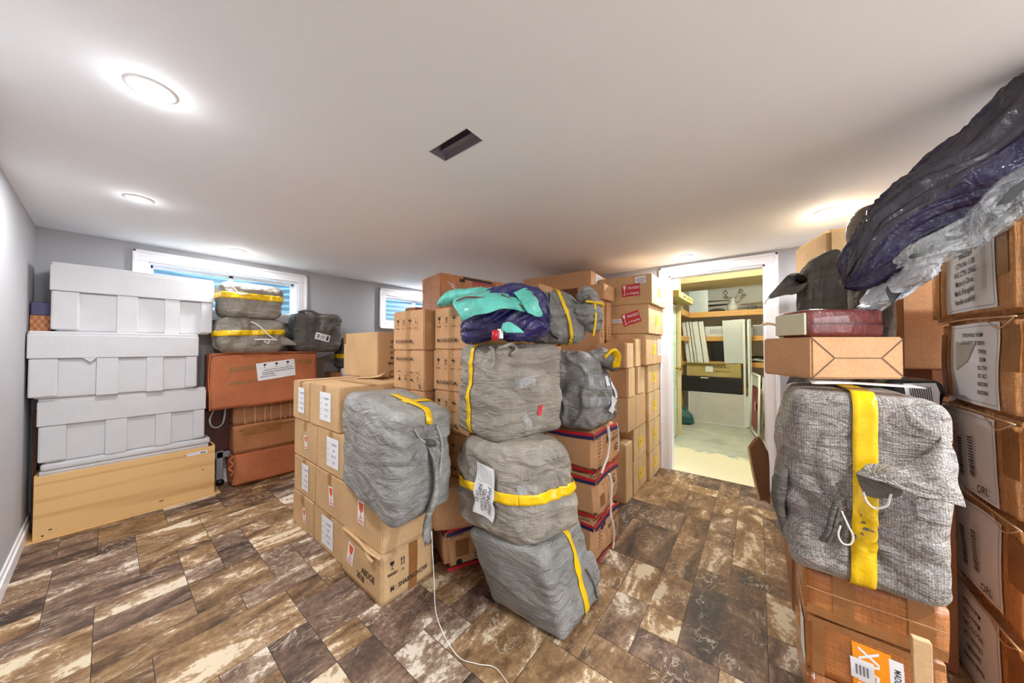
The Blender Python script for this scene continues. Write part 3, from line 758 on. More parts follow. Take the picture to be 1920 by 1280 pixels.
mb = MB(); mb.tube([(-.43, -.16, .49), (-.30, -.165, .512), (-.1, -.16, .505), (.1, -.162, .512), (.42, -.16, .508)], .006, 6); mb.tube([(-.432, -.155, .49), (-.436, -.12, .3), (-.428, -.14, .1), (-.43, -.15, .0)], .005, 6)
mb.build('bent_flap_edge', CBR, c, True)
s2 = (.56, .24, .176); c = carton('corrugated carton strip squeezed under the wide red-brown carton', (1.01, 3.99, .575), s2, 0, CBD, tape=(), fn=wavy(*s2, .006, seed=3))
decor('corrugated_ribs', c, s2, 'y-', [('r', -.2 + i * .07 + (i % 3) * .01, 0, .006, .165, 0, CB) for i in range(8)] + [('r', -.19 + i * .105, 0, .02, .165, 0, CBD) for i in range(5)], wavy(*s2, .006, seed=3), lift=.002)
s2 = (.56, .25, .262); c = carton('brown carton with faded printed lines, second from the floor behind the crate', (1.01, 3.98, .312), s2, 0, cardboard('brown_cardboard_warm', (172, 116, 74)), tape=(), fn=wavy(*s2, .008, seed=4))
decor('printed_text', c, s2, 'y-', [('t', 'HANDLE WITH CARE  KEEP DRY AND UPRIGHT AT ALL TIMES', .04, .09, .02, .02, INK), ('t', 'CONTENTS CARTON NO', -.03, .055, .02, .02, INK), ('r', -.06, .075, .3, .08, .02, BRT)], wavy(*s2, .008, seed=4), lift=.002)
s2 = (.60, .28, .308); f5 = wavy(*s2, .014, seed=6); c = carton('crushed red-brown carton on the floor right of the pine crate', (1.03, 3.985, 0.002), s2, .0, CBR, tape=(), fn=f5, bev=.02)
mb = MB(); mb.tube([(-.305, -.13, .29), (-.325, -.12, .26), (-.30, -.13, .22), (-.33, -.125, .19), (-.302, -.13, .15), (-.315, -.125, .12)], .009, 6); mb.build('torn_edge', CBR, c, True)
c = carton('dark maroon carton deep in the gap behind the pine crate', (.615, 4.07, .33), (.22, .10, .40), 0, flat('dark_maroon_card', (70, 26, 22), .6), tape=())
o = empty('office_chair_base', 'grey metal stand with a castor in the gap right of the pine crate', 'stand', (.67, 4.04, 0))
mb = MB(); mb.b2(-.03, .02, -.01, .02, .06, .329, bev=.004); mb.b2(-.06, .08, -.01, .02, .26, .32, bev=.004); mb.build('bracket', flat('grey_metal', (150, 154, 160), .4, .5), o)
mb = MB(); mb.cyl((0, 0, .03), .03, .02, 20, M=Matrix.Rotation(PI / 2, 4, 'X')); mb.build('castor', BLACK, o, True)
o = MB().tube([(.60, 3.93, .735), (.575, 3.925, .66), (.585, 3.925, .60), (.62, 3.925, .575), (.66, 3.925, .60), (.675, 3.925, .67), (.68, 3.93, .745)], .006, 6, flatx=1.4).build('packing_strap', flat('grey_strap', (160, 160, 156), .4), None, True)
tag(o, 'thin grey strap loop hanging below the wide red-brown carton', 'strap')
# ---- bales in front of the window
def scribble_label(n=4, w=.1, h=.07, s=.012):
    return [('t', t, 0, h * .5 - (i + 1) * h / (n + 1), s, 0, INK) for i, t in enumerate(['CARGO', 'COTTON', 'NEW YORK', '29-61', 'CTN'][:n])]
b = Bale('wrapped_bale', 'grey wrapped bale with a yellow stripe, topmost in front of the left window', 'bale', (.46, .34, .33), (.845, 3.905, 1.586), 0, r=.075, amp=.014, seed=1, mat=GREYT, folds=(9, 4, 4), group='bales by the left window')
b.band(2, .035, .055); b.sheet('y-', -.05, .12, .10, .04, -.5, CLEAR, name='loose_film', off=.012)
mb = MB(); mb.tube([(-.20, -.19, .30), (-.15, -.2, .25), (-.12, -.2, .21), (-.06, -.2, .22)], .005, 6); mb.build('cord', CORD, b.o, True)
b = Bale('wrapped_bale', 'grey wrapped bale with yellow stripe and white cord, on the wide red-brown carton', 'bale', (.50, .34, .325), (.84, 3.90, 1.262), 0, r=.08, amp=.018, seed=2, mat=GREYT, folds=(8, 4, 5), group='bales by the left window')
b.band(2, .025, .05, skew=.06)
b.sheet('y-', .10, -.055, .05, .035, -.5, WHITE, [('r', 0, 0, .03, .012, INKG)], 'small_label')
mb = MB(); mb.tube([(-.03, -.19, .29), (.03, -.2, .25), (.10, -.21, .17), (.15, -.21, .13)], .006, 6, flatx=1.8); mb.tube([(.0, -.2, .12), (.08, -.21, .125), (.17, -.21, .12)], .008, 6, flatx=1.5); mb.build('cord', CORD, b.o, True)
lump('tied_ear', [((.22, -.1, .12), (0, .05, 0), (0, 0, .06)), ((.30, -.14, .10), (0, .02, 0), (0, 0, .03)), ((.345, -.16, .08), (0, .008, 0), (0, 0, .012))], GREYT, b.o, 16, 5, .006)
b = Bale('wrapped_bale', 'dark grey bale tied along its top, right of the yellow striped pair', 'bale', (.44, .34, .42), (1.43, 3.93, 1.262), -.05, r=.06, amp=.02, seed=3, mat=GREYD, folds=(5, 4, 5), group='bales by the left window')
b.sheet('y-', .02, -.05, .15, .075, -.25, WHITE, [('r', -.05, 0, .03, .04, INKG), ('r', .05, 0, .02, .05, INK), ('t', '6-2', 0, 0, .03, 0, INK)])
mb = MB(); mb.tube([(-.19, -.1, .42), (-.1, -.13, .445), (0, -.14, .41), (.1, -.14, .405), (.17, -.15, .37), (.2, -.15, .375), (.22, -.14, .34)], .015, 8); mb.build('tied_seam', GREYD, b.o, True)
c = carton('upright brown carton standing behind the wide red-brown carton', (1.86, 3.955, 0), (.52, .30, 1.02), 0, CBD, tape=())
b = Bale('wrapped_bale', 'small dark bale with yellow stripe, half hidden behind the tall plain carton', 'bale', (.44, .32, .36), (1.90, 3.93, 1.06), 0, r=.06, amp=.018, seed=4, mat=GREYD, group='bales by the left window')
b.band(2, -.03, .05)
o = lump('film_roll', [((1.66, 3.80, 1.04), (0, .02, 0), (0, 0, .02)), ((1.70, 3.80, 1.0), (0, .03, 0), (0, 0, .07)), ((1.80, 3.78, .99), (0, .03, 0), (0, 0, .06)), ((1.90, 3.79, 1.0), (0, .02, 0), (0, 0, .05))], WHITEP, None, 20, 6, .01, 3)
tag(o, 'crumpled translucent plastic between the tall plain carton and the red-brown one', 'plastic wrap')

# ------------------------------------------------------------------ centre left: cartons with white labels
def cargo_label(sz, u=0, v=0, w=.17, h=.185, rot=0, num='9-26'):
    it = [('r', u, v, w, h, rot, WHITE)]
    for i, (t, s) in enumerate([('NUMBER', .020), ('LAP', .022), ('OF 725', .022), (num, .022)]):
        it.append(('t', t, u + .018, v + h * .28 - i * h * .2, s, rot, INKG))
    for i in range(4): it.append(('r', u - w * .36, v + h * .30 - i * h * .2, .022, .003, rot, INKG))
    return it
def fragile_sticker(u, v, rot=0, s=1.0):
    c_, s_ = math.cos(rot), math.sin(rot)
    def R(a, b): return (u + (a * c_ - b * s_) * s, v + (a * s_ + b * c_) * s)
    it = [('r', u, v, .055 * s, .095 * s, rot, WHITE), ('p', [R(-.02, .04), R(-.014, .008), R(-.004, 0), R(.004, 0), R(.014, .008), R(.02, .04)], INKO)]
    a = R(0, -.010); it.append(('r', a[0], a[1], .005 * s, .025 * s, rot, INKO)); a = R(0, -.022); it.append(('r', a[0], a[1], .026 * s, .004 * s, rot, INKO))
    for k in range(4): a = R(-.016 + k * .011, -.036); it.append(('r', a[0], a[1], .007 * s, .008 * s, rot, INKO))
    return it
G = 'cartons with white labels'
XF = .88
rows = [(0.001, .243), (.246, .505), (.508, .777), (.780, 1.062)]
spec = []
def lab_carton(label, x0, y0, y1, z0, z1, depth, kind, top=False, u=0, num='9-26', x_off=0):
    s = (depth, y1 - y0 - .004, z1 - z0)
    c = carton(label, (x0 + depth / 2, (y0 + y1) / 2, z0), s, 0, CB, G, tape=('z+', 'x-t') if top else ('x-t',))
    if kind == 'L': decor('shipping_label', c, s, 'x-', cargo_label(s, u, .005, num=num), None)
    elif kind == 'LN': decor('shipping_label', c, s, 'x-', cargo_label(s, u, .005, w=.12, num=num), None)
    elif kind == 'F': decor('fragile_sticker', c, s, 'x-', fragile_sticker(u, -.01, .25), None)
    elif kind == 'FD': decor('fragile_sticker', c, s, 'x-', fragile_sticker(u, 0, .1, 1.2), None)
    return c
lab_carton('far carton on the floor of the white-labelled block, with an orange glass sticker', XF, 2.41, 2.80, *rows[0], .43, 'F', u=.04)
lab_carton('second floor carton of the block, square white label, edge turned up', XF + .002, 1.935, 2.405, *rows[0], .35, 'L', u=-.02, num='9-23')
lab_carton('far carton second from floor in the block, narrow white label', XF + .003, 2.39, 2.79, *rows[1], .43, 'LN', u=.02, num='9-24')
lab_carton('carton second from floor in the block, slanted orange glass sticker', XF, 1.94, 2.385, *rows[1], .35, 'FD', u=.03)
lab_carton('far carton third from floor in the block, small glass sticker', XF + .004, 2.37, 2.80, *rows[2], .43, 'F', u=.02)
lab_carton('carton third from floor with a white label, beside the hanging grey bale', XF, 1.935, 2.365, *rows[2], .35, 'L', u=.03, num='7-26')
lab_carton('narrow carton at the far end of the top row of the labelled block', XF, 2.500, 2.82, *rows[3], .43, 'LN', True, u=.01, num='9-25')
lab_carton('top row carton of the labelled block with a big white label facing out', XF, 2.035, 2.492, *rows[3], .43, 'L', True, u=.03, num='6-21')
s = (.32, .43, .255); c = carton('crushed front corner carton on the floor under the hanging grey bale', (1.02, 1.715, 0.001), s, 0, CB, G, fn=wavy(*s, .005, seed=9), tape=(), bev=.008)
f9 = wavy(*s, .005, seed=9)
decor('fragile_sticker', c, s, 'x-', fragile_sticker(-.11, .02, -.2, 1.25), f9, lift=.002)
decor('printed_text', c, s, 'x-', [('t', 'ABDGE', .08, -.02, .05, -.1, INK, .8), ('t', '2018', .0, -.06, .05, -.1, INK, .8)], f9, lift=.002)
decor('printed_text', c, s, 'y-', icon_row(-.105, .06, .05, .06, INK, 1, fr=False)[:10] + [('t', 'FRAGILE', -.105, .02, .016, 0, INK), ('t', 'M : SHARNOVOW', .0, -.06, .036, .0, INK, .8), ('t', 'No', .12, .07, .04, 0, INK)], f9, lift=.002)
decor('packing_tape', c, s, 'y-', [('r', .02, 0, .055, .25, 0, BRT)], f9, lift=.0015)
mb = MB(); mb.tube([(-.162, .2, .262), (-.165, 0, .258), (-.168, -.1, .245), (-.165, -.21, .25)], .006, 6, flatx=2); mb.tube([(-.165, -.07, .235), (-.175, -.12, .222), (-.17, -.15, .215)], .011, 6); mb.build('torn_flap_edge', CB, c, True)
s = (.315, .42, .245); c = carton('carton with orange glass sticker just below the hanging grey bale', (1.022, 1.72, .259), s, 0, CB, G, tape=())
decor('fragile_sticker', c, s, 'x-', fragile_sticker(-.0, .03, 0, 1.3), None)
# torn paper on top row
o = patch('cardboard_scrap', [[(1.20, 2.52, 1.07), (1.26, 2.42, 1.072), (1.30, 2.30, 1.085)], [(1.27, 2.55, 1.075), (1.32, 2.45, 1.08), (1.38, 2.34, 1.12)]], CB, None, 4, .003, 2, 8, .004)
tag(o, 'torn cardboard flap lying on the top row of the labelled block', 'cardboard scrap')
# tall plain carton and its support
s = (.44, .59, .375)
c = carton('tall plain carton behind the labelled block, left of the printed columns', (1.545, 2.69, 1.062), s, 0, CB, tape=())
decor('printed_text', c, s, 'y-', [('t', t, .0 - .08, .11 - i * .045, .03, 0, INK, .8) for i, t in enumerate(['QTY :', 'N. W.', 'G. W.', 'MEAS', 'MADE IN'])] + [('r', -.07, -.135, .09, .004, 0, INK), ('r', -.07, -.175, .09, .004, 0, INK), ('r', -.115, -.155, .004, .04, 0, INK), ('r', -.025, -.155, .004, .04, 0, INK)])
decor('packing_tape', c, s, 'x-', [('r', -.27, .14, .045, .09, 0, BRT)])
carton('large plain carton inside the block, directly below the tall plain carton', (1.56, 2.42, 0), (.44, .68, 1.06), 0, CB, None, tape=())
# columns with printed signs
def sign_carton(label, x0, x1, y0, y1, z0, z1, flip=1, rz=0, mat=None, six=False):
    s = (x1 - x0, y1 - y0, z1 - z0)
    c = carton(label, ((x0 + x1) / 2, (y0 + y1) / 2, z0), s, rz, mat or CB2, 'cartons with printed handling signs', tape=('x-',))
    if s[1] > .3:
        it = icon_row(-.115 if flip > 0 else -.10, .055 * flip, .045, .072, INK, flip)
        it.append(('t', 'M. SHARNOVOM', -.03, -.075 * flip, .034, 0 if flip > 0 else PI, INK, .72))
        if six: it.append(('t', '6', .14, -.10, .05, PI, INK))
        decor('printed_signs', c, s, 'x-', it)
    return c
zz = [.0, .265, .53, .79, 1.03, 1.295, 1.56]
EL = ['printed carton on the floor at the foot of the left printed column', 'printed carton second from the floor in the left printed column', 'printed carton third from the floor in the left printed column', 'printed carton fourth from the floor in the left printed column', 'upside-down printed carton marked 6 in the left printed column', 'printed carton topmost in the left column, in front of the far window']
for i in range(6):
    sign_carton(EL[i], 1.238 + (.0 if i < 5 else -.004), 1.66, 1.672, 2.022, zz[i] + .001, zz[i + 1] - .001, -1 if i == 4 else 1, six=(i == 4))
FL = ['printed carton third level of the right printed column', 'printed carton fourth level of the right printed column, half behind a hanging bale', 'printed carton under the topmost one in the right printed column', 'printed carton topmost in the right column, just left of the teal cloth']
zf = [.53, .785, 1.04, 1.30, 1.565]
for i in range(4):
    dy = .02 if i == 2 else 0
    sign_carton(FL[i], 1.305, 1.72, 1.33, 1.655 + (.012 if i == 2 else 0), zf[i] + .001, zf[i + 1] - .001)
# control points of the draped goods
NAVYCLOTH = [ ((1.118, 1.199, 1.394), (-0.0, -0.0, 0.033), (0.032, 0.025, 0.0)), ((1.127, 1.154, 1.439), (0.004, -0.007, 0.092), (0.079, 0.061, 0.0)), ((1.177, 1.089, 1.469), (-0.002, -0.001, 0.119), (0.095, 0.074, 0.0)), ((1.243, 1.004, 1.485), (-0.005, 0.002, 0.133), (0.095, 0.074, 0.0)), ((1.318, 0.94, 1.487), (-0.002, -0.001, 0.137), (0.095, 0.074, 0.0)), ((1.397, 0.904, 1.48), (-0.002, -0.001, 0.124), (0.087, 0.068, 0.0)), ((1.439, 0.883, 1.471), (-0.001, -0.001, 0.08), (0.071, 0.055, 0.0)), ((1.448, 0.872, 1.459), (-0.0, -0.0, 0.023), (0.024, 0.018, 0.0)) ]
TEALSLEEVE = [ ((1.207, 1.503, 1.569), (-0.0, -0.0, 0.01), (0.016, 0.012, 0.0)), ((1.218, 1.472, 1.59), (0.001, -0.003, 0.032), (0.039, 0.031, 0.0)), ((1.233, 1.404, 1.604), (0.004, -0.006, 0.043), (0.055, 0.043, 0.0)), ((1.252, 1.282, 1.607), (0.004, -0.006, 0.039), (0.055, 0.043, 0.0)), ((1.299, 1.124, 1.608), (0.001, -0.003, 0.032), (0.047, 0.037, 0.0)), ((1.337, 1.042, 1.599), (-0.0, -0.0, 0.023), (0.039, 0.031, 0.0)) ]
TA = [ [(1.092, 1.227, 1.564), (1.142, 1.131, 1.591), (1.185, 1.043, 1.598), (1.219, 0.967, 1.581), (1.26, 0.915, 1.555)], [(1.009, 1.141, 1.515), (1.049, 1.039, 1.541), (1.103, 0.954, 1.55), (1.172, 0.882, 1.534), (1.227, 0.86, 1.515)], [(0.994, 1.095, 1.475), (1.021, 1.011, 1.496), (1.066, 0.938, 1.505), (1.125, 0.877, 1.506), (1.211, 0.849, 1.498)], [(1.007, 1.08, 1.433), (1.015, 1.005, 1.457), (1.051, 0.941, 1.47), (1.1, 0.894, 1.49), (1.186, 0.849, 1.48)] ]
TB = [ [(1.184, 0.914, 1.574), (1.266, 0.906, 1.608), (1.305, 0.888, 1.595)], [(1.172, 0.866, 1.535), (1.239, 0.844, 1.551), (1.309, 0.853, 1.539)], [(1.169, 0.837, 1.495), (1.241, 0.827, 1.494), (1.321, 0.839, 1.484)], [(1.179, 0.826, 1.473), (1.242, 0.827, 1.463), (1.296, 0.838, 1.463)] ]
TC = [ [(1.082, 0.895, 1.422), (1.099, 0.872, 1.427), (1.126, 0.847, 1.408)], [(1.074, 0.897, 1.398), (1.103, 0.86, 1.393), (1.152, 0.831, 1.384)], [(1.086, 0.883, 1.381), (1.111, 0.851, 1.379), (1.149, 0.835, 1.382)] ]
REDTRIM = [ [(1.018, 1.129, 1.536), (1.033, 1.076, 1.55), (1.061, 0.999, 1.544), (1.088, 0.957, 1.541)], [(1.126, 0.941, 1.561), (1.145, 0.892, 1.534), (1.164, 0.861, 1.509), (1.183, 0.853, 1.5)] ]
NAVYBAG = [ ((1.952, -0.299, 1.598), (0.004, -0.005, -0.017), (0.012, 0.009, 0.0)), ((1.94, -0.334, 1.633), (0.019, -0.023, -0.051), (0.032, 0.025, 0.0)), ((1.931, -0.406, 1.718), (0.044, -0.054, -0.083), (0.063, 0.049, 0.0)), ((1.917, -0.488, 1.805), (0.054, -0.066, -0.101), (0.087, 0.068, 0.0)), ((1.888, -0.567, 1.87), (0.051, -0.062, -0.115), (0.103, 0.08, 0.0)), ((1.851, -0.634, 1.936), (0.048, -0.058, -0.121), (0.11, 0.086, 0.0)), ((1.821, -0.696, 1.998), (0.047, -0.057, -0.117), (0.118, 0.092, 0.0)), ((1.806, -0.76, 2.081), (0.042, -0.051, -0.114), (0.11, 0.086, 0.0)), ((1.808, -0.812, 2.113), (0.02, -0.025, -0.055), (0.063, 0.049, 0.0)) ]
CLEARBAG = [ ((1.743, -0.422, 1.617), (-0.0, -0.0, 0.011), (0.016, 0.012, 0.0)), ((1.725, -0.433, 1.634), (0.003, -0.005, 0.033), (0.032, 0.025, 0.0)), ((1.715, -0.485, 1.655), (0.007, -0.01, 0.047), (0.039, 0.031, 0.0)), ((1.68, -0.538, 1.676), (0.009, -0.013, 0.045), (0.039, 0.031, 0.0)), ((1.654, -0.571, 1.711), (0.014, -0.02, 0.042), (0.039, 0.031, 0.0)), ((1.638, -0.601, 1.771), (0.017, -0.023, 0.049), (0.047, 0.037, 0.0)), ((1.641, -0.655, 1.82), (0.017, -0.023, 0.05), (0.055, 0.043, 0.0)), ((1.688, -0.715, 1.851), (0.005, -0.006, 0.013), (0.024, 0.018, 0.0)) ]
WHITEBAG = [ ((1.945, -0.384, 1.46), (0.005, -0.006, 0.004), (0.016, 0.012, 0.0)), ((1.951, -0.393, 1.498), (0.028, -0.036, 0.017), (0.039, 0.031, 0.0)), ((1.943, -0.416, 1.545), (0.03, -0.04, 0.06), (0.055, 0.043, 0.0)), ((1.918, -0.45, 1.58), (0.014, -0.02, 0.067), (0.055, 0.043, 0.0)), ((1.887, -0.476, 1.602), (0.005, -0.008, 0.056), (0.047, 0.037, 0.0)), ((1.848, -0.491, 1.612), (0.004, -0.006, 0.039), (0.032, 0.025, 0.0)) ]
TEAL = [ ((1.158, 1.436, 1.555), (0.002, -0.003, 0.018), (0.032, 0.025, 0.0)), ((1.182, 1.405, 1.585), (0.005, -0.007, 0.048), (0.079, 0.061, 0.0)), ((1.205, 1.31, 1.556), (0.009, -0.015, 0.1), (0.126, 0.098, 0.0)), ((1.232, 1.18, 1.496), (0.005, -0.01, 0.132), (0.158, 0.123, 0.0)), ((1.29, 1.041, 1.491), (-0.002, -0.001, 0.135), (0.174, 0.135, 0.0)), ((1.376, 0.93, 1.491), (-0.002, -0.001, 0.118), (0.174, 0.135, 0.0)), ((1.452, 0.898, 1.49), (-0.001, -0.001, 0.075), (0.126, 0.098, 0.0)), ((1.483, 0.89, 1.492), (-0.0, -0.0, 0.023), (0.047, 0.037, 0.0)) ]
FLAP = [ [(1.4, -0.254, 0.963), (1.4, -0.312, 0.982), (1.4, -0.36, 1.017), (1.42, -0.399, 1.059), (1.44, -0.418, 1.095)], [(1.375, -0.23, 0.942), (1.36, -0.283, 0.962), (1.35, -0.328, 0.964), (1.36, -0.381, 0.985), (1.4, -0.421, 0.99)], [(1.37, -0.228, 0.937), (1.345, -0.264, 0.935), (1.335, -0.31, 0.926), (1.335, -0.364, 0.916), (1.36, -0.416, 0.903)] ]
FLAPIN = [ [(1.372, -0.228, 0.937), (1.36, -0.267, 0.93), (1.352, -0.314, 0.918)], [(1.378, -0.236, 0.908), (1.378, -0.27, 0.902), (1.366, -0.313, 0.903)], [(1.385, -0.245, 0.88), (1.388, -0.267, 0.876), (1.38, -0.306, 0.89)] ]
STR1 = [ [(1.37, -0.241, 0.891), (1.372, -0.248, 0.864), (1.372, -0.263, 0.85), (1.372, -0.286, 0.863), (1.372, -0.292, 0.885), (1.372, -0.296, 0.902)] ]
STR2 = [ [(1.372, -0.196, 0.82), (1.372, -0.209, 0.781), (1.372, -0.219, 0.753), (1.372, -0.213, 0.727), (1.372, -0.197, 0.724), (1.372, -0.188, 0.745), (1.372, -0.193, 0.775)] ]
KNOT = [ [(1.38, -0.198, 0.859), (1.372, -0.183, 0.836), (1.372, -0.173, 0.793), (1.375, -0.166, 0.748), (1.385, -0.152, 0.711)], [(1.378, -0.192, 0.829), (1.375, -0.185, 0.787), (1.378, -0.175, 0.742), (1.385, -0.164, 0.71)] ]
BPRINT = [ [(1.809, -0.39, 1.549), (1.819, -0.403, 1.523), (1.841, -0.432, 1.521)], [(1.804, -0.384, 1.529), (1.814, -0.396, 1.509), (1.839, -0.428, 1.515)], [(1.814, -0.396, 1.507), (1.817, -0.399, 1.488), (1.819, -0.402, 1.478)] ]
REDP = [ (1.057, 0.92, 1.369) ]
# ------------------------------------------------------------------ grey bale hanging over the front corner cartons
def corners(b, t):   # four bottom (x0y0, x1y0, x1y1, x0y1) then four top
    return b + t
b = Bale('wrapped_bale', 'large grey bale with yellow stripe and long tail, hanging over the front corner cartons', 'bale', (.40, .66, .55), (.93, 1.55, .508), 0,
         corners=[(.735, 1.205, .520), (1.09, 1.235, .520), (1.20, 1.84, .520), (.845, 1.95, .520), (.765, 1.215, 1.02), (1.10, 1.235, 1.00), (1.19, 1.80, 1.06), (.845, 1.93, 1.06)],
         r=.06, amp=.010, seed=11, mat=GREY, folds=(3, 2.5, 7), n=56, bulge=.015, pinch=[(.02, -.33, .12, .26, .03, 13)])
b.band(1, -.10, .055, .37, .62, off=.006)
b.band(0, .015, .05, .60, .80, off=.007)
def bp(b, face, u, v, off=.01):
    n, uu = [Vector(a) for a in FACES[face]]; vv = n.cross(uu); h = b.h
    c = Vector((n.x * h.x, n.y * h.y, n.z * h.z)) + uu * u + vv * v
    return b.pt(c, off)
mb = MB(); mb.tube([bp(b, 'y-', -.10, .20), bp(b, 'y-', -.04, .14), bp(b, 'y-', .02, .10, .02), bp(b, 'y-', .06, .06)], .004, 6)
mb.tube([bp(b, 'y-', .06, .20), bp(b, 'y-', .10, .10, .015), bp(b, 'y-', .10, .0), bp(b, 'y-', .07, -.1)], .004, 6)
mb.build('cord', flat('grey_string', (176, 174, 168), .5), b.o, True)
p = [bp(b, 'y-', .02, .10, .0), bp(b, 'y-', .035, .03, .02), bp(b, 'y-', .045, -.08, .025), bp(b, 'y-', .03, -.17, .03), bp(b, 'y-', -.005, -.235, .035)]
p.append(p[-1] + Vector((-.02, -.02, -.06))); p.append(p[-1] + Vector((-.005, .0, -.035)))
rr = [.014, .018, .020, .024, .022, .034, .006]
lump('tail', [(tuple(q), (r, r * .5, 0), (0, .016 if i < 5 else .02, .008)) for i, (q, r) in enumerate(zip(p, rr))], GREY, b.o, 20, 7, .011, 2, 24)
lump('knot', [(tuple(p[0] + Vector((-.03, 0, .02))), (.0, 0, .008), (0, .008, 0)), (tuple(p[0] + Vector((-.01, -.02, .01))), (.0, 0, .018), (0, .02, 0)), (tuple(p[0] + Vector((.02, -.02, 0))), (.0, 0, .016), (0, .02, 0)), (tuple(p[0] + Vector((.035, -.01, -.01))), (.0, 0, .005), (0, .006, 0))], GREYD, b.o, 18, 5, .008, 4, 30)
base = b.o.location
tl = p[-2] + base
o = MB().tube([tuple(tl + Vector((.0, -.03, .02))), (tl.x + .01, tl.y - .035, .30), (tl.x + .025, tl.y - .04, .12), (.925, 1.02, .012), (.955, .93, .006), (.99, .86, .006), (.975, .77, .006), (.985, .70, .006)], .0018, 6).build('string', CORD, None, True)
tag(o, 'thin white string trailing from the hanging bale onto the floor', 'string')

# ------------------------------------------------------------------ centre tower of bales
T1 = [(1.245, .675, .003), (1.63, .655, .003), (1.60, 1.07, .003), (1.235, 1.10, .003), (1.165, .735, .42), (1.56, .755, .42), (1.50, 1.17, .42), (1.095, 1.145, .42)]
b = Bale('wrapped_bale', 'leaning grey bale on the floor at the foot of the bale tower, slanted yellow stripe', 'bale', (.40, .42, .43), (1.40, .90, .003), 0, corners=T1, r=.035, amp=.007, seed=21, mat=GREY, folds=(3, 3, 5), n=50, bulge=.015, group='central tower of bales')
b.band(0, .055, .042, 0, 1, skew=.12)
mb = MB(); mb.tube([bp(b, 'y-', .10, -.02, .004), bp(b, 'y-', .12, -.10, .010), bp(b, 'y-', .125, -.18, .006)], .006, 6); mb.build('pleat', GREYD, b.o, True)
lump('corner_tuft', [(tuple(bp(b, 'y-', .15, .02, -.01)), (.01, 0, .01), (0, .01, 0)), (tuple(bp(b, 'y-', .19, -.02, .0)), (.02, 0, .03), (0, .02, 0)), (tuple(bp(b, 'y-', .195, -.12, .0)), (.02, 0, .03), (0, .02, 0))], GREY, b.o, 16, 5, .006)
T2 = [(1.13, .825, .40), (1.47, .68, .40), (1.60, 1.06, .40), (1.10, 1.27, .42), (1.13, .87, .855), (1.45, .74, .845), (1.56, 1.10, .855), (1.13, 1.27, .86)]
b = Bale('wrapped_bale', 'taupe bale with white handwritten address label and yellow stripe, second in the bale tower', 'bale', (.40, .44, .44), (1.33, .97, .40), 0, corners=T2, r=.085, amp=.015, seed=22, mat=GREYT, folds=(4, 4, 8), n=56, bulge=.03, group='central tower of bales', pinch=[(.06, -.22, .10, .2, .012, 9)])
b.band(2, .0, .045, 0, 1, skew=.0, off=.007)
it = [('r', 0, 0, .002, .17, INKG), ]
it = []
for i in range(7): it.append(('r', -.055 + i * .017, .078, .0016, .06, INKG))
it += [('r', .0, .045, .11, .0016, INKG)]
for i, t in enumerate(['JANNOTIN', 'OULITIN', 'NEW YORK', '29-61']): it.append(('t', t, .042 - i * .024, -.03, .024, -PI / 2, INK))
b.sheet('x-', .05, .005, .13, .235, -.06, WHITE, it, off=.014, label='white handwritten label over the yellow tape')
b.sheet('y-', -.15, .03, .10, .06, -.05, CLEAR, name='clear_tape', off=.004)
T3 = [(1.135, .985, .845), (1.59, .855, .845), (1.63, 1.22, .845), (1.185, 1.33, .86), (1.14, .985, 1.325), (1.575, .86, 1.335), (1.62, 1.23, 1.33), (1.20, 1.31, 1.33)]
b = Bale('wrapped_bale', 'big smooth taupe bale with vertical yellow stripe on its left, below the teal cloth', 'bale', (.44, .36, .48), (1.37, 1.09, .85), 0, corners=T3, r=.055, amp=.010, seed=23, mat=GREYT, folds=(2.5, 3, 11), n=56, bulge=.018, group='central tower of bales')
b.band(1, .03, .034, .52, 1.0, off=.006)
b.sheet('y-', -.06, .05, .12, .05, .1, CLEAR, name='clear_tape', off=.004)
b.sheet('y-', .03, -.10, .022, .055, -.1, flat('red_sticker', (214, 60, 74), .5), name='red_sticker', off=.005)
b.sheet('y-', -.06, -.14, .035, .10, .5, CLEAR, name='loose_film', off=.010)
mb = MB(); mb.tube([bp(b, 'y-', -.21, .24), bp(b, 'y-', -.17, .235, .02), bp(b, 'y-', -.13, .25, .02), bp(b, 'y-', -.12, .21, .02), bp(b, 'y-', -.15, .19, .015)], .010, 8); mb.tube([bp(b, 'x-', .12, .235), bp(b, 'x-', .15, .22, .012), bp(b, 'x-', .16, .17, .01), bp(b, 'x-', .15, .13, .01)], .008, 8); mb.build('tied_knot', GREYT, b.o, True)
# ---- bulged cartons with striped straps, right stack
STRAPG = 'bulging strapped cartons right of the bale tower'
def bulge_fn(sx, sy, sz, a, seed, dx=0):
    def fn(p):
        p = Vector(p); z = p.z / sz; e = math.sin(PI * min(1, max(0, z)))
        k = 1 + a * (e - .5); n_ = noise.noise_vector(Vector((p.x * 4, p.y * 4, p.z * 7)) + Vector((seed, 0, seed))) * .010
        p = Vector((p.x * k, p.y * k, p.z)) + n_
        p.z -= .012 * (abs(p.x / sx) * 2) ** 3 * (z - .5) * 2
        return p
    return fn
def strapped(label, loc, s, rz, seed, extra, grp=STRAPG):
    fn = bulge_fn(*s, .05, seed)
    c = carton(label, loc, s, rz, CB2, grp, fn=fn, tape=(), bev=.03)
    for (z, h, m, nm) in ((s[2] * .5 - .030, .022, NAVY, 'navy_band'), (s[2] * .5 - .010, .018, RLAB, 'red_band'), (-s[2] * .5 + .012, .02, RLAB, 'red_band')):
        for f, w_ in (('y-', s[0]), ('x-', s[1])):
            decor(nm, c, s, f, [('r', 0, z, w_ * .97, h, 0, m)], fn, lift=.004)
    for f, items in extra: decor('printed_marks', c, s, f, items, fn, lift=.0035)
    return c
s = (.40, .37, .262)
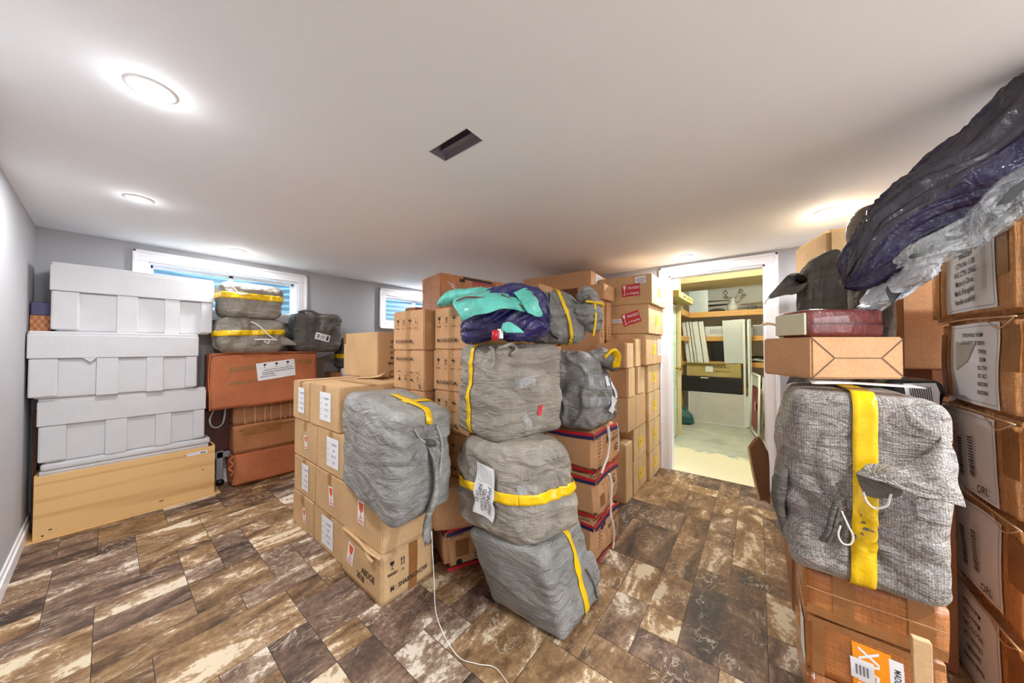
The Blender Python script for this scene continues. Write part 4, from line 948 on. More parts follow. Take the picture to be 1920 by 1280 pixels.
dots = [('r', a, .08 - i * .022, .010, .010, 0, INK) for i in range(9) for a in (-.155, -.13)]
e1 = [('y-', dots + [('r', .0, .055, .055, .05, 0, INKG)] + glass_icon(-.012, .055, .035, INK) + [('t', 'CARGO', -.04, -.095, .028, .1, INK, .8), ('t', 'MADE FOR EXPORT', .12, .075, .012, .15, INK), ('t', 'INNOUICTION', .115, .045, .030, .18, INK, .75), ('t', 'G', .12, -.03, .07, 0, INK)])]
strapped('topmost strapped carton of the stack, under a tied grey bale', (1.99, .955, .545), s, .0, 31, e1)
e2 = [('y-', [('t', 'G', .10, .03, .085, 0, INK, .8), ('t', 'RECYCLED PAPER CARTON', .06, -.035, .020, .12, INK, .8), ('t', 'NET 20 KG', .08, -.06, .016, .12, INK), ('r', -.13, -.02, .06, .07, .0, BRT)]), ('x-', [('r', -.12, 0, .05, .15, 0, WHITE)])]
strapped('middle strapped carton of the stack, with a curved black mark', (1.995, .955, .274), s, .03, 32, e2)
e3 = [('y-', [('r', -.10, .075, .03, .025, 0, INK), ('r', -.06, .080, .03, .025, 0, INK), ('t', 'MADE IN CHINA', .08, .045, .030, .15, INK, .8), ('t', 'CARGO', -.09, -.085, .028, .1, INK, .8), ('t', 'G', .10, -.01, .06, 0, INK)] + dots[:12])]
strapped('lowest strapped carton of the stack, on the floor by the walkway', (1.995, .955, .003), s, -.02, 33, e3)
o = MB().tube([(1.93, .745, .82), (1.95, .742, .74), (1.91, .737, .65), (1.84, .735, .60), (1.80, .735, .57)], .006, 6, flatx=1.6).tube([(1.92, .735, .53), (1.955, .732, .44), (1.95, .735, .32), (1.935, .73, .26), (1.98, .735, .20), (2.02, .74, .10), (2.0, .742, .03)], .006, 6, flatx=1.6).build('packing_strap', CORD, None, True)
tag(o, 'white plastic strap hanging down the stack of strapped cartons', 'strap')
o = MB().tube([(2.06, .735, .815), (2.09, .735, .78), (2.11, .738, .70), (2.10, .74, .62)], .004, 6).build('string', CORD, None, True)
tag(o, 'thin pale cord on the right side of the topmost strapped carton', 'string')
s = (.40, .26, .258)
e4 = [('y-', [('t', 'CARGO', -.13, .085, .03, 0, INK, .8), ('r', -.10, .0, .08, .10, 0, BRT)] + [('p', [(-.12 + .02 * math.cos(k * PI / 6), -.085 + .022 * math.sin(k * PI / 6)) for k in range(12)], INK), ('r', .04, .03, .10, .13, -.08, WHITE), ('t', 'O', .06, .065, .04, 0, INK), ('t', '4781MC', .04, -.01, .022, .1, INKG)] + [('r', -.02, .06 - i * .022, .010, .010, 0, INK) for i in range(8)])]
strapped('short strapped carton on the floor between the front corner carton and the leaning bale', (1.450, 1.475, .003), s, -.40, 34, e4, None)
c = carton('plain carton set askew on the short strapped carton', (1.36, 1.455, .267), (.38, .26, .258), -.62, CB2, None, tape=(), fn=bulge_fn(.38, .26, .258, .03, 5), bev=.012)
# ---- bale on the strapped cartons
TT = [(1.73, .755, .812), (2.14, .735, .812), (2.17, 1.12, .812), (1.73, 1.13, .812), (1.70, .78, 1.30), (2.06, .765, 1.22), (2.10, 1.10, 1.22), (1.73, 1.12, 1.31)]
b = Bale('wrapped_bale', 'shiny tied grey bale with white paper tags, on the strapped cartons', 'bale', (.42, .40, .47), (1.94, .94, .812), 0, corners=TT, r=.08, amp=.020, seed=24, mat=GREY, folds=(5, 5, 5), n=56, bulge=.03, pinch=[(.10, -.20, .16, .22, .04, 10)])
b.band(2, .06, .09, .0, .28, CLEAR, 'clear_tape', .006); b.band(2, -.06, .06, .0, .28, CLEAR, 'clear_tape', .006)
b.band(0, .06, .022, .02, .24, YEL, 'yellow_tape', .006)
b.sheet('y-', .065, .075, .07, .06, .3, WHITE, name='paper_tag', off=.014)
b.sheet('y-', .075, -.09, .075, .12, -.5, WHITE, name='paper_tag', off=.016)
b.sheet('y-', .155, .02, .05, .13, -.03, WHITE, [('r', -.01 + i * .009, 0, .002, .10, INKG) for i in range(4)], off=.012)
Q = bp(b, 'y-', .02, .235)
lump('gathered_neck', [(tuple(Q + Vector((-.10, .02, -.0))), (0, 0, .03), (.01, .04, 0)), (tuple(Q + Vector((.0, -.02, .02))), (0, 0, .05), (.02, .07, 0)), (tuple(Q + Vector((.12, -.03, -.02))), (0, 0, .045), (.02, .06, 0)), (tuple(Q + Vector((.19, -.03, -.07))), (0, 0, .02), (.01, .03, 0))], GREY, b.o, 28, 7, .016, 6, 12)
mb = MB(); mb.tube([Q + Vector((-.06, -.06, .01)), Q + Vector((-.01, -.09, .055)), Q + Vector((.04, -.10, .02)), Q + Vector((.06, -.09, -.05))], .012, 8, flatx=2.3); mb.build('yellow_tie', YEL, b.o, True)
T5 = [(1.50, 1.00, 1.338), (1.76, .755, 1.338), (1.98, 1.02, 1.338), (1.68, 1.26, 1.338), (1.50, 1.05, 1.66), (1.72, .84, 1.65), (1.90, 1.05, 1.66), (1.68, 1.26, 1.67)]
b = Bale('wrapped_bale', 'crumpled grey bale gathered with a thin yellow band, on top beside the teal cloth', 'bale', (.36, .34, .33), (1.72, 1.01, 1.338), 0, corners=T5, r=.10, amp=.022, seed=25, mat=GREY, folds=(9, 9, 4), n=50, bulge=.02)
b.band(0, .06, .022, .0, 1.0, YEL, 'yellow_band', .008, skew=.1)
Q = Vector((1.78, .80, 1.48)) - Vector((1.72, 1.01, 1.338))
lump('gathered_end', [(tuple(Q + Vector((-.05, .08, .03))), (.04, .03, 0), (0, 0, .05)), (tuple(Q + Vector((-.01, .01, .03))), (.07, .05, 0), (0, 0, .085)), (tuple(Q + Vector((.025, -.03, .01))), (.065, .05, 0), (0, 0, .08)), (tuple(Q + Vector((.045, -.05, -.0))), (.05, .04, 0), (0, 0, .05)), (tuple(Q + Vector((.03, -.04, .0))), (.015, .01, 0), (0, 0, .015))], GREY, b.o, 60, 8, .012, 8, 14, crease=1.3)
lump('gathered_top', [(tuple(Q + Vector((-.10, .02, .13))), (.02, .02, 0), (0, 0, .02)), (tuple(Q + Vector((-.05, -.0, .145))), (.04, .05, 0), (0, 0, .045)), (tuple(Q + Vector((.03, -.01, .12))), (.04, .05, 0), (0, 0, .045)), (tuple(Q + Vector((.07, -.02, .10))), (.01, .02, 0), (0, 0, .015))], GREY, b.o, 50, 8, .010, 9, 18, crease=1.2)
mb = MB(); mb.tube([Q + Vector((-.09, -.02, .10)), Q + Vector((-.02, -.08, .088)), Q + Vector((.06, -.06, .085)), Q + Vector((.09, .0, .08))], .006, 8, flatx=2.2); mb.tube([Q + Vector((-.05, -.06, .09)), Q + Vector((-.06, -.07, .0)), Q + Vector((-.05, -.05, -.10))], .005, 6, flatx=1.6); mb.build('yellow_band', YEL, b.o, True)
mb = MB(); mb.tube([bp(b, 'y-', -.03, .16), bp(b, 'y-', -.06, .08), bp(b, 'y-', -.09, .0), bp(b, 'y-', -.08, -.1), bp(b, 'y-', -.04, -.15)], .006, 6); mb.build('black_cord', BLACK, b.o, True)
# ---- navy bag with teal cloth
o = lump('navy_bag', NAVYCLOTH, NAVYP, None, 90, 12, .014, 5, 6, crease=1.3)
tag(o, 'shiny navy blue bag under the teal cloth on the big smooth bale', 'bag')
o = empty('teal_cloth', 'folded teal cloth with dark red edging draped over the navy bag', 'cloth', (0, 0, 0))
patch('folded_panel', TA, TEALP, o, 8, .004, 1, 14, .006); patch('folded_panel', TB, TEALP, o, 8, .004, 2, 14, .006); patch('folded_corner', TC, TEALP, o, 6, .002, 3, 14, .004)
lump('sleeve', TEALSLEEVE, TEALP, o, 24, 8, .010, 3, 22)
mb = MB()
for r in REDTRIM: mb.tube(r, .004, 6)
mb.build('edging', flat('dark_red_trim', (110, 40, 44), .5), o, True)
o = empty('bottle', 'small bottle with red and white cap poking from the navy bag', 'bottle', REDP[0])
MB().cyl((0, 0, 0), .014, .045, 20).build('red_cap', flat('red_plastic', (190, 24, 30), .3), o, True)
MB().box((.022, -.012, .006), (.024, .02, .045), bev=.004).build('white_cap', flat('white_plastic', (220, 220, 222), .4), o)

# ------------------------------------------------------------------ top boxes and core supports
SG = 'hidden support cartons'
c = carton('amber taped box with red print, behind the teal cloth', (2.035, 2.07, 1.60), (.78, .34, .31), -.212, CBT, tape=())
s = (.78, .34, .31)
decor('white_scuff', c, s, 'y-', [('r', -.30 + .012 * (i % 5), .08 - .012 * i, .05 - .004 * (i % 3), .004, .3 * (i % 3 - 1), WHITE) for i in range(9)])
decor('red_print', c, s, 'y-', [('r', .03, .075, .24, .10, 0, flat('dark_red_ink', (150, 44, 40), .5)), ('t', 'FRAGILE', .03, .075, .07, 0, CBT), ('r', -.03, .135, .30, .02, -.02, INK), ('r', -.19, .115, .05, .025, 0, INK)])
c = carton('open brown carton behind the top of the left printed column', (1.95, 2.10, 1.575), (.56, .30, .023), 0, CBD, tape=()) if False else None
for i, (x, y, H) in enumerate([(2.07, 2.02, 1.598), (2.73, 1.85, 1.908), (2.02, 1.45, 1.32)]):
    carton(['tall plain carton buried in the stacks under the amber box', 'tall plain carton buried under the long flat box', 'tall plain carton buried behind the bale tower'][i], (x, y, .001), (.54, .50 if i < 2 else .36, H), 0, CB2, None, tape=())
c = carton('brown carton peeping over the left printed column in front of the far window', (1.78, 2.47, 1.439), (.22, .16, .232), .0, CBD, tape=())
s = (.83, .785, .165); c = carton('long flat brown box on the very top in the middle, paper label on its end', (3.305, 1.71, 1.912), s, .07, CB2, tape=(), seam=False)
decor('shipping_label', c, s, 'y-', [('r', -.18, .0, .19, .135, 0, WHITE)] + [('r', -.25 + i * .022, .0, .006 + .003 * (i % 3), .11, 0, INKG) for i in range(7)])
c = carton('small brown box wedged under the end of the long flat box', (2.95, 1.25, 1.762), (.27, .27, .145), .0, CB2, tape=())
s = (.30, .42, 1.755 - 1.15); c = carton('upright brown carton under the small wedged box, printed column of signs', (2.925, 1.355, 1.152), s, 0, CB2, tape=('y-',), tmat=BRT)
decor('printed_signs', c, s, 'y-', [('r', -.10 + .09 * (i % 3), .05 - .03 * (i // 3), .014, .014, 0, INK) for i in range(12)] + [('r', .03, -.10, .12, .03, 0, INK)])
carton('plain carton on the floor below the upright printed carton', (2.925, 1.355, .001), (.30, .42, 1.148), 0, CB2, None, tape=())
# ---- column by the doorway
DG = 'cartons with yellow stickers by the doorway'
def door_carton(label, x0, x1, yf, z0, z1, depth=.52, red=0, rz=0, paper=False, sticker=True, tp=('y-',)):
    s = (x1 - x0, depth, z1 - z0); c = carton(label, ((x0 + x1) / 2, yf + depth / 2, z0), s, rz, CBY if s[0] < .5 else CB, DG, tape=tp, tmat=flat('pale_tape', (206, 178, 132), .4))
    if sticker: decor('yellow_sticker', c, s, 'y-', [('r', .0, 0, .10, .10, .05, YLAB), ('r', .0, -.005, .03, .035, .05, flat('dark_yellow_ink', (190, 140, 20), .6)), ('r', 0, .028, .05, .006, .05, flat('dark_yellow_ink', (190, 140, 20), .6))])
    if paper: decor('shipping_label', c, s, 'y-', [('r', s[0] * .33, .02, .14, .17, -.03, WHITE)] + [('r', s[0] * .33, .08 - i * .022, .09, .006, -.03, INKG) for i in range(6)])
    return c, s
rowsR = [(.001, .268), (.271, .572), (.575, .862), (.865, 1.14)]
ords = ['lowest', 'second from floor', 'third from floor', 'fourth from floor']
for i, (z0, z1) in enumerate(rowsR):
    door_carton('carton with yellow sticker in the column touching the door casing, ' + ords[i], 3.283 - .012 * i, 3.70, .845, z0, z1)
door_carton('carton with yellow sticker and white paper, fifth in the column at the door casing', 3.09, 3.70, .822, 1.143, 1.440, paper=True)
c, s = door_carton('carton with tilted red sticker and white strip, sixth in the column at the door casing', 3.10, 3.69, .800, 1.443, 1.722)
def redst(u, v, rot):
    c_, s_ = math.cos(rot), math.sin(rot)
    def R(a, b): return (u + a * c_ - b * s_, v + a * s_ + b * c_)
    it = [('r', u, v, .17, .115, rot, RLAB)]
    a = R(.025, .022); it.append(('t', 'FRAGILE', a[0], a[1], .036, rot, WHITE, .8)); a = R(.02, -.03); it.append(('t', 'in dropping', a[0], a[1], .030, rot, WHITE, .8))
    a = R(-.06, .03); it.append(('p', [R(-.075, .05), R(-.07, .02), R(-.06, .008), R(-.05, .02), R(-.045, .05)], WHITE)); a = R(-.06, -.015); it.append(('r', a[0], a[1], .006, .05, rot, WHITE)); a = R(-.06, -.04); it.append(('r', a[0], a[1], .03, .006, rot, WHITE))
    return it
decor('fragile_sticker', c, s, 'x-', redst(.10, .01, .28), label='red fragile sticker')
decor('paper_strip', c, s, 'x-', [('r', -.06, -.01, .17, .035, 0, WHITE), ('t', 'Made in China', -.06, -.01, .026, 0, INK, .9)])
c, s = door_carton('topmost carton at the door casing, red sticker and small white label on its side', 3.12, 3.69, .775, 1.725, 2.01)
decor('fragile_sticker', c, s, 'x-', redst(.07, -.0, .03), label='red fragile sticker')
decor('small_label', c, s, 'x-', [('r', .16, .09, .10, .07, .05, WHITE), ('r', .16, .10, .08, .005, .05, INKG), ('r', .16, .085, .08, .005, .05, INKG), ('r', .16, .07, .06, .005, .05, INKG)])
door_carton('carton with yellow sticker on the floor, second stack from the doorway', 2.862, 3.268, .873, .001, .290, .26)
door_carton('carton with yellow sticker on the upper level of the second stack from the doorway', 2.872, 3.262, .873, .293, .583, .26)
door_carton('kraft carton with taped front, third level of the second stack from the doorway', 2.705, 3.235, .868, .586, .880, .27, sticker=False)
c, s = door_carton('narrow pale carton standing on the floor behind the strapped cartons', 2.67, 2.85, .877, .001, .495, .25, sticker=False, tp=())
LG = 'open topped cartons with tall flaps'
for (lab, x0, x1, z0, z1) in (('open carton with a tall flap, lower right of the four near the doorway column', 2.955, 3.215, .883, 1.135), ('open carton with a tall flap, lower left of the four near the doorway column', 2.70, 2.90, .883, 1.135), ('open carton with a tall flap, upper right of the four near the doorway column', 2.90, 3.085, 1.1495 - .012, 1.39), ('open carton with a tall flap, upper left of the four near the doorway column', 2.66, 2.86, 1.1495 - .012, 1.35)):
    s = (x1 - x0, .26, z1 - z0); c = carton(lab, ((x0 + x1) / 2, .872 + .13, z0), s, 0, CB2, LG, tape=())
    MB().box((.008, -.134, s[2] / 2), (s[0] * .86, .005, s[2] * .99), bev=.001).build('flap', CBY, c)
# ------------------------------------------------------------------ back room goods
SX = 6.6
o = empty('lumber_shelving', 'lumber shelving with four levels across the back room wall', 'shelf', (SX, .1, 0))
for (zt, zb) in ((1.946, 1.85), (1.502, 1.42), (1.06, .975), (.62, .53)):
    y1 = 1.05 if zt > 1.4 else (1.05 if zt > 1 else 1.0)
    MB().b2(0, .04, -1.0, y1, zb - 0, zt, bev=.002).build('front_rail', LUMBER, o)
    MB().b2(.04, .49, -1.0, y1, zt - .018, zt).build('shelf_board', LUMBER, o)
for y in (-.99, 1.0):
    MB().b2(.04, .08, y, y + .04, 0, 1.85).build('upright', LUMBER, o)
MB().b2(-1.05, 0, .97 - .1, 1.01 - .1, 1.85, 1.946, bev=.002).b2(-1.05, 0, .91, 1.3, 1.928, 1.946).build('side_rail', LUMBER, o)
MB().b2(-1.05, 0, .97 - .1, 1.01 - .1, 1.42, 1.502, bev=.002).b2(-1.05, 0, .91, 1.3, 1.484, 1.502).build('side_rail', LUMBER, o)
c = carton('long flat carton stored on top of the mint door in the back room', (5.05, .90, 1.966), (1.0, .22, .095), -.02, cardboard('olive_cardboard', (186, 168, 110)), tape=('z+',))
decor('printed_text', c, (1.0, .22, .095), 'y-', [('t', 'MIRROR CABINET DOOR', .1, 0, .05, 0, INK), ('r', -.3, 0, .06, .06, 0, WHITE)])
o = empty('frosted_panel', 'square frosted silver panel standing on the top shelf of the back room', 'panel', (SX + .06, .85, 1.947))
MB().b2(-.012, .012, -.155, .145, .002, .40, bev=.002).build('frame', ALU, o); MB().b2(-.0135, -.0125, -.14, .13, .02, .38).build('face', flat('frosted_silver', (196, 212, 220), .3, .2), o)
f = empty('ceiling_fan', 'white ceiling fan with chrome lamp arms lying on the top shelf', 'ceiling fan', (SX + .16, .33, 1.947))
mb = MB(); mb.cyl((0, 0, .06), .085, .12, 32, r2=.075); mb.cyl((0, 0, .15), .05, .06, 28, r2=.035); mb.cyl((0, 0, .20), .028, .05, 20); mb.build('motor', flat('fan_white', (222, 224, 224), .35), f, True)
for s in (-1, 1):
    mb = MB(); mb.tube([(0, 0, .21), (-.02, s * .05, .24), (-.03, s * .09, .30)], .012, 10); mb.cyl((-.035, s * .105, .33), .020, .07, 20, M=Matrix.Rotation(-s * .7, 4, 'X'), r2=.038); mb.build('lamp_arm', STEEL, f, True)
for (ang, z, mt) in ((-1.45, .19, flat('fan_blade_grey', (190, 186, 176), .5)), (-1.75, .145, MATS['fan_blade_grey'] if 'fan_blade_grey' in MATS else None), (1.35, .13, flat('fan_blade_dark', (88, 84, 80), .5)), (1.7, .20, MATS['fan_blade_grey'] if 'fan_blade_grey' in MATS else None)):
    mb = MB(); pts = [(.07, -.02), (.12, -.045), (.35, -.065), (.46, -.05), (.49, 0), (.46, .05), (.35, .065), (.12, .045), (.07, .02)]
    mb.add([(a, b_, .004) for a, b_ in pts] + [(a, b_, -.004) for a, b_ in pts], [list(range(9)), list(range(9, 18))[::-1]] + [[i, i + 9, (i + 1) % 9 + 9, (i + 1) % 9] for i in range(9)])
    bo = mb.build('blade', mt or MATS['fan_blade_grey'], f); bo.location = (0, 0, z); bo.rotation_euler = (.15, 0, ang)
o = MB().b2(-.03, .05, -.06, .06, .001, .06, bev=.006).build('black_box', BLACK, None); o.location = (SX + .06, .06, 1.947); tag(o, 'small black box beside the ceiling fan on the top shelf', 'box')
o = lump('wire_bundle', [((SX + .08, .70, 1.96), (.01, 0, 0), (0, 0, .01)), ((SX + .08, .62, 1.975), (.05, 0, 0), (0, 0, .025)), ((SX + .08, .50, 1.975), (.05, 0, 0), (0, 0, .024)), ((SX + .08, .44, 1.96), (.02, 0, 0), (0, 0, .01))], GREYD, None, 18, 6, .012, 2, 30)
tag(o, 'dark tangled bundle of fan fittings left of the ceiling fan', 'fittings')
WP = flat('white_slat_paint', (224, 228, 226), .4)
# black drawer unit with flat carton on it
o = empty('black_drawer_unit', 'wide black drawer unit with a pale handle in the back room', 'drawer', (6.40, .70, 0))
MB().b2(0, .17, -.49, .46, .545, .795, bev=.004).build('body', BLACK, o)
MB().b2(-.022, 0, -.50, .475, .535, .800, bev=.004).build('drawer_front', flat('black_wood', (26, 26, 30), .4), o)
MB().b2(-.04, -.023, -.03, .09, .77, .79, bev=.006).build('handle', flat('pale_handle', (220, 216, 205), .4), o)
MB().b2(.10, .14, .42, .46, 0, .545).build('leg', flat('dark_red_brown', (60, 30, 28), .5), o); MB().b2(.10, .14, -.49, -.45, 0, .545).build('leg', MATS['dark_red_brown'], o)
OLV = MATS['olive_cardboard']
c = carton('long khaki carton with printed text lying on the black drawer unit', (6.475, .612, .801), (.15, .79, .23), 0, OLV, tape=())
decor('printed_text', c, (.15, .79, .23), 'x-', [('t', 'FLAT PACK  06-12', .10, .05, .035, 0, INK), ('t', 'ALU MIRROR DOOR', .12, -.02, .03, 0, INK), ('r', -.05, .02, .11, .10, 0, WHITE), ('t', 'DECO', -.30, .09, .02, 0, INK)])
MB().box((-.095, .12, .236), (.07, .62, .004), M=Matrix.Rotation(-.15, 4, 'Y')).build('open_flap', OLV, c)
SLG = 'white slats leaning in the back room'
labs = ['white slat leaning at the far left of the slat bundle', 'white slat, second from the left of the leaning bundle', 'white slat in the middle of the leaning bundle', 'white slat, second from the right of the leaning bundle', 'white slat at the right of the leaning bundle']
for i, (y, wd) in enumerate([(.975, .055), (.915, .045), (.862, .035), (.792, .085), (.700, .075)]):
    o = empty('leaning_board', labs[i], 'slat', (6.44, y, 1.036), 0, SLG, rx=-.0)
    MB().b2(-.008, .008, -wd / 2, wd / 2, 0, .745, bev=.002).build('board', WP, o)
    MB().b2(-.010, .010, -wd / 2 - .006, -wd / 2, 0, .745).build('dark_edge', flat('slat_edge', (70, 78, 84), .5), o)
    o.rotation_euler = (-.13, .12, 0)
o = empty('mirror_door', 'tall pale framed mirror door standing right of the slats in the back room', 'mirror door', (6.40, .285, 1.04)); 
MB().b2(0, .018, -.155, .155, 0, .73, bev=.003).build('frame', ALU, o); MB().b2(-.002, -.0005, -.145, .145, .01, .72).build('face', flat('pale_mirror', (208, 216, 218), .18, .3), o); o.rotation_euler = (-.04, .05, 0)
for k, (y, nm) in enumerate([(.16, 'narrow white trim board leaning beside the mirror door'), (.10, 'outer white trim board leaning beside the mirror door')]):
    o = empty('trim_board', nm, 'board', (6.375, y - .0, 0.0), 0, 'white trim boards')
    MB().b2(-.012, .012, -.018 if k == 0 else -.03, .018 if k == 0 else .02, 0, 1.76, bev=.003).build('board', WP, o); o.rotation_euler = (-.005, .0, 0)
    MB().b2(-.014, -.0125, -.02, -.012, .5, 1.75).build('dark_groove', MATS['slat_edge'], o)
o = empty('framed_panel', 'large pale grey framed panel standing on the concrete floor', 'panel', (6.37, .55, 0))
MB().b2(0, .02, -.42, .42, .0, .53, bev=.002).build('board', PALEPAN, o)
MB().b2(-.006, 0, -.43, .43, 0, .022, bev=.002).b2(-.006, 0, -.43, -.408, 0, .53, bev=.002).b2(-.006, 0, .408, .43, 0, .53, bev=.002).b2(-.006, 0, -.43, .43, .515, .53).build('white_edging', WP, o)
o = lump('green_bag', [((6.15, 1.03, .002), (.11, 0, 0), (0, .13, 0)), ((6.15, 1.03, .03), (.14, 0, 0), (0, .17, 0)), ((6.15, 1.03, .14), (.13, 0, 0), (0, .15, 0)), ((6.15, 1.05, .22), (.08, 0, 0), (0, .09, 0)), ((6.14, 1.06, .28), (.025, 0, 0), (0, .03, 0)), ((6.14, 1.09, .33), (.03, 0, 0), (0, .04, 0)), ((6.14, 1.10, .35), (.005, 0, 0), (0, .006, 0))], TEALD, None, 36, 7, .018, 3, 10)
tag(o, 'knotted dark green plastic bag on the concrete floor by the mint door', 'bag')
o = empty('folding_cart', 'folded aluminium cart with a red panel leaning right inside the doorway', 'cart', (5.60, -.02, 0))
M_ = Matrix.Rotation(-.10, 4, 'Y')
mb = MB(); mb.tube([(-.02, .02, .03), (.10, .0, .90)], .014, 8).tube([(.62, .12, .03), (.74, .09, .90)], .014, 8).tube([(-.02, .02, .05), (.62, .12, .05)], .014, 8).tube([(.10, .0, .90), (.74, .09, .90)], .014, 8); mb.build('frame', WP, o, True)
mb = MB(); a = [(.03, .01, .10), (.60, .105, .10), (.69, .09, .70), (.13, .0, .70)]; mb.add(a + [(x, y - .012, z) for x, y, z in a], [[0, 1, 2, 3], [7, 6, 5, 4], [0, 4, 5, 1], [1, 5, 6, 2], [2, 6, 7, 3], [3, 7, 4, 0]]); mb.build('red_panel', flat('red_cart_panel', (150, 34, 38), .45), o)
mb = MB(); a = [(.12, .004, .72), (.70, .094, .72), (.725, .09, .89), (.145, .0, .89)]; mb.add(a + [(x, y - .01, z) for x, y, z in a], [[0, 1, 2, 3], [7, 6, 5, 4]]); mb.build('white_grid', WP, o)
mb = MB(); mb.tube([(-.04, -.06, .03), (.08, -.09, .85)], .016, 8).tube([(.5, -.02, .03), (.6, -.05, .85)], .016, 8); mb.build('rear_frame', ALU, o, True)
for (x, y) in ((-.05, .02), (-.06, -.07)):
    mb = MB(); mb.cyl((x, y, .028), .028, .02, 20, M=Matrix.Rotation(PI / 2, 4, 'X')); mb.build('wheel', BLACK, o, True)
mb = MB(); mb.b2(.25, .45, .052, .058, .38, .48); mb.build('white_label', WHITE, o)
def shelf_box(name, label, cat, y0, y1, z, h, m, lid=None, x=SX + .05, d=.25):
    o = empty(name, label, cat, (x + d / 2, (y0 + y1) / 2, z + .001)); w_ = (y1 - y0)
    MB().b2(-d / 2, d / 2, -w_ / 2 + .008, w_ / 2 - .008, 0, h, bev=.006).build('body', m, o)
    if lid: MB().b2(-d / 2 - .006, d / 2 + .006, -w_ / 2, w_ / 2, h, h + .02, bev=.005).build('lid', lid, o)
    return o
SB = flat('grey_storage_plastic', (150, 152, 156), .4)
shelf_box('storage_bin', 'grey storage bin with white lid on the second shelf by the door jamb', 'storage bin', -.18, .06, 1.502, .16, SB, WP)
c = shelf_box('white_carton', 'white box with label on the second shelf behind the slats', 'box', .36, .78, 1.502, .18, WP); MB().b2(-.128, -.1262, -.12, .10, .04, .13).build('label', flat('blue_grey_label', (190, 200, 206), .5), c)
shelf_box('pink_carton', 'pale pink box edge right above the mirror door', 'box', .16, .50, 1.502 + .0, .26, flat('pink_card', (222, 180, 176), .5), None, SX + .32, .1)
shelf_box('dark_case', 'black case on the third shelf behind the slats', 'case', .36, .66, 1.06, .34, BLACK)
shelf_box('white_container', 'small white container on the third shelf at the left', 'container', .96, 1.04, 1.06, .12, WP, WP)
shelf_box('white_bottle_box', 'slim white box standing on the second shelf at the left end', 'box', .97, 1.03, 1.502, .24, WP)
for (nm, lab, cat, z, m) in (('folded_cloth', 'black and white cloth heap on the third shelf', 'cloth', 1.06, BLACK), ('dark_bag', 'dark bag on the lowest shelf', 'bag', .62, BLACK)):
    o = lump(nm, [((SX + .15, .14, z + .03), (.03, 0, 0), (0, 0, .02)), ((SX + .15, .08, z + .05), (.10, 0, 0), (0, 0, .045)), ((SX + .15, -.05, z + .055), (.10, 0, 0), (0, 0, .05)), ((SX + .15, -.2, z + .05), (.08, 0, 0), (0, 0, .04))], m, None, 24, 6, .016, 4, 22); tag(o, lab, cat)
o = lump('white_towel', [((SX + .04, .12, 1.085), (.02, 0, 0), (0, 0, .01)), ((SX + .04, .05, 1.10), (.035, 0, 0), (0, 0, .02)), ((SX + .04, -.08, 1.09), (.035, 0, 0), (0, 0, .018)), ((SX + .04, -.18, 1.085), (.02, 0, 0), (0, 0, .01))], WHITEP, None, 18, 6, .010, 5, 25); tag(o, 'crumpled white towel in front of the dark heap on the third shelf', 'towel')
o = lump('shoe_heap', [((SX + .1, .16, .04), (.06, 0, 0), (0, 0, .03)), ((SX + .1, .10, .12), (.12, 0, 0), (0, 0, .11)), ((SX + .1, -.05, .13), (.14, 0, 0), (0, 0, .12)), ((SX + .1, -.2, .08), (.10, 0, 0), (0, 0, .06))], fabric('black_white_print', (96, 100, 102), .5, .9), None, 24, 6, .03, 6, 14); tag(o, 'dark and white heap on the floor under the lowest shelf', 'clothes')
# ------------------------------------------------------------------ right hand pile: taped cartons under the big bale
RG = 'taped cartons under the big knitted bale'
def tp_carton(label, loc, s, rz, seed, mat=CBT, group=RG):
    return carton(label, loc, s, rz, mat, group, fn=wavy(*s, .007, seed=seed), tape=(), bev=.012)
s = (.40, .305, .195); f1 = wavy(*s, .007, seed=41)
c = tp_carton('glossy taped carton on the floor at the bottom right of the picture', (1.69, -.275, .002), s, 0, 41)
s2_ = (.40, .30, .200); f2 = wavy(*s2_, .007, seed=42)
c = tp_carton('glossy taped carton with orange and white sticker, under another taped carton', (1.70, -.273, .199), s2_, 0, 42)
it = [('r', -.0, -.02, .085, .17, .02, OLAB), ('r', .052, -.03, .030, .17, .02, WHITE), ('t', 'ULAX', -.005, -.02, .065, PI / 2, WHITE, .9), ('t', 'MADE IN CHINA', .052, -.03, .020, -PI / 2, INK, .8), ('r', -.022, -.015, .052, .062, .05, WHITE)] + [('r', -.035 + i * .008, -.018, .004, .03, .05, INKG) for i in range(4)]
decor('sticker', c, s2_, 'x-', it, f2, 'orange and white sticker', lift=.003)
decor('packing_tape', c, s2_, 'x-', [('r', -.0, .085, .29, .02, 0, BRT), ('r', .11, .0, .03, .18, 0, BRT), ('r', -.12, .0, .03, .18, 0, BRT)], f2, lift=.002)
decor('white_side_paper', c, s2_, 'y+', [('r', .12, -.02, .12, .16, 0, WHITE), ('t', 'G2', .10, .03, .03, 0, INK)], f2, lift=.003)
s3 = (.40, .31, .160)
c = tp_carton('glossy taped carton directly under the big knitted bale', (1.70, -.275, .401), s3, 0, 43)
decor('packing_tape', c, s3, 'x-', [('r', -.06, .0, .05, .15, 0, BRT), ('r', .0, -.06, .30, .03, 0, BRT), ('r', .10, .02, .05, .11, 0, BRT), ('r', .0, .01, .30, .004, 0, CB2)], wavy(*s3, .007, seed=43), lift=.002)
o = MB().box((0, 0, 0), (.02, .035, .50), bev=.002).build('cardboard_strip', CB, None); o.location = (1.40, -.352, .252); o.rotation_euler = (0, .03, 0)
tag(o, 'pale cardboard corner strip standing in front of the orange stickered carton', 'cardboard strip')
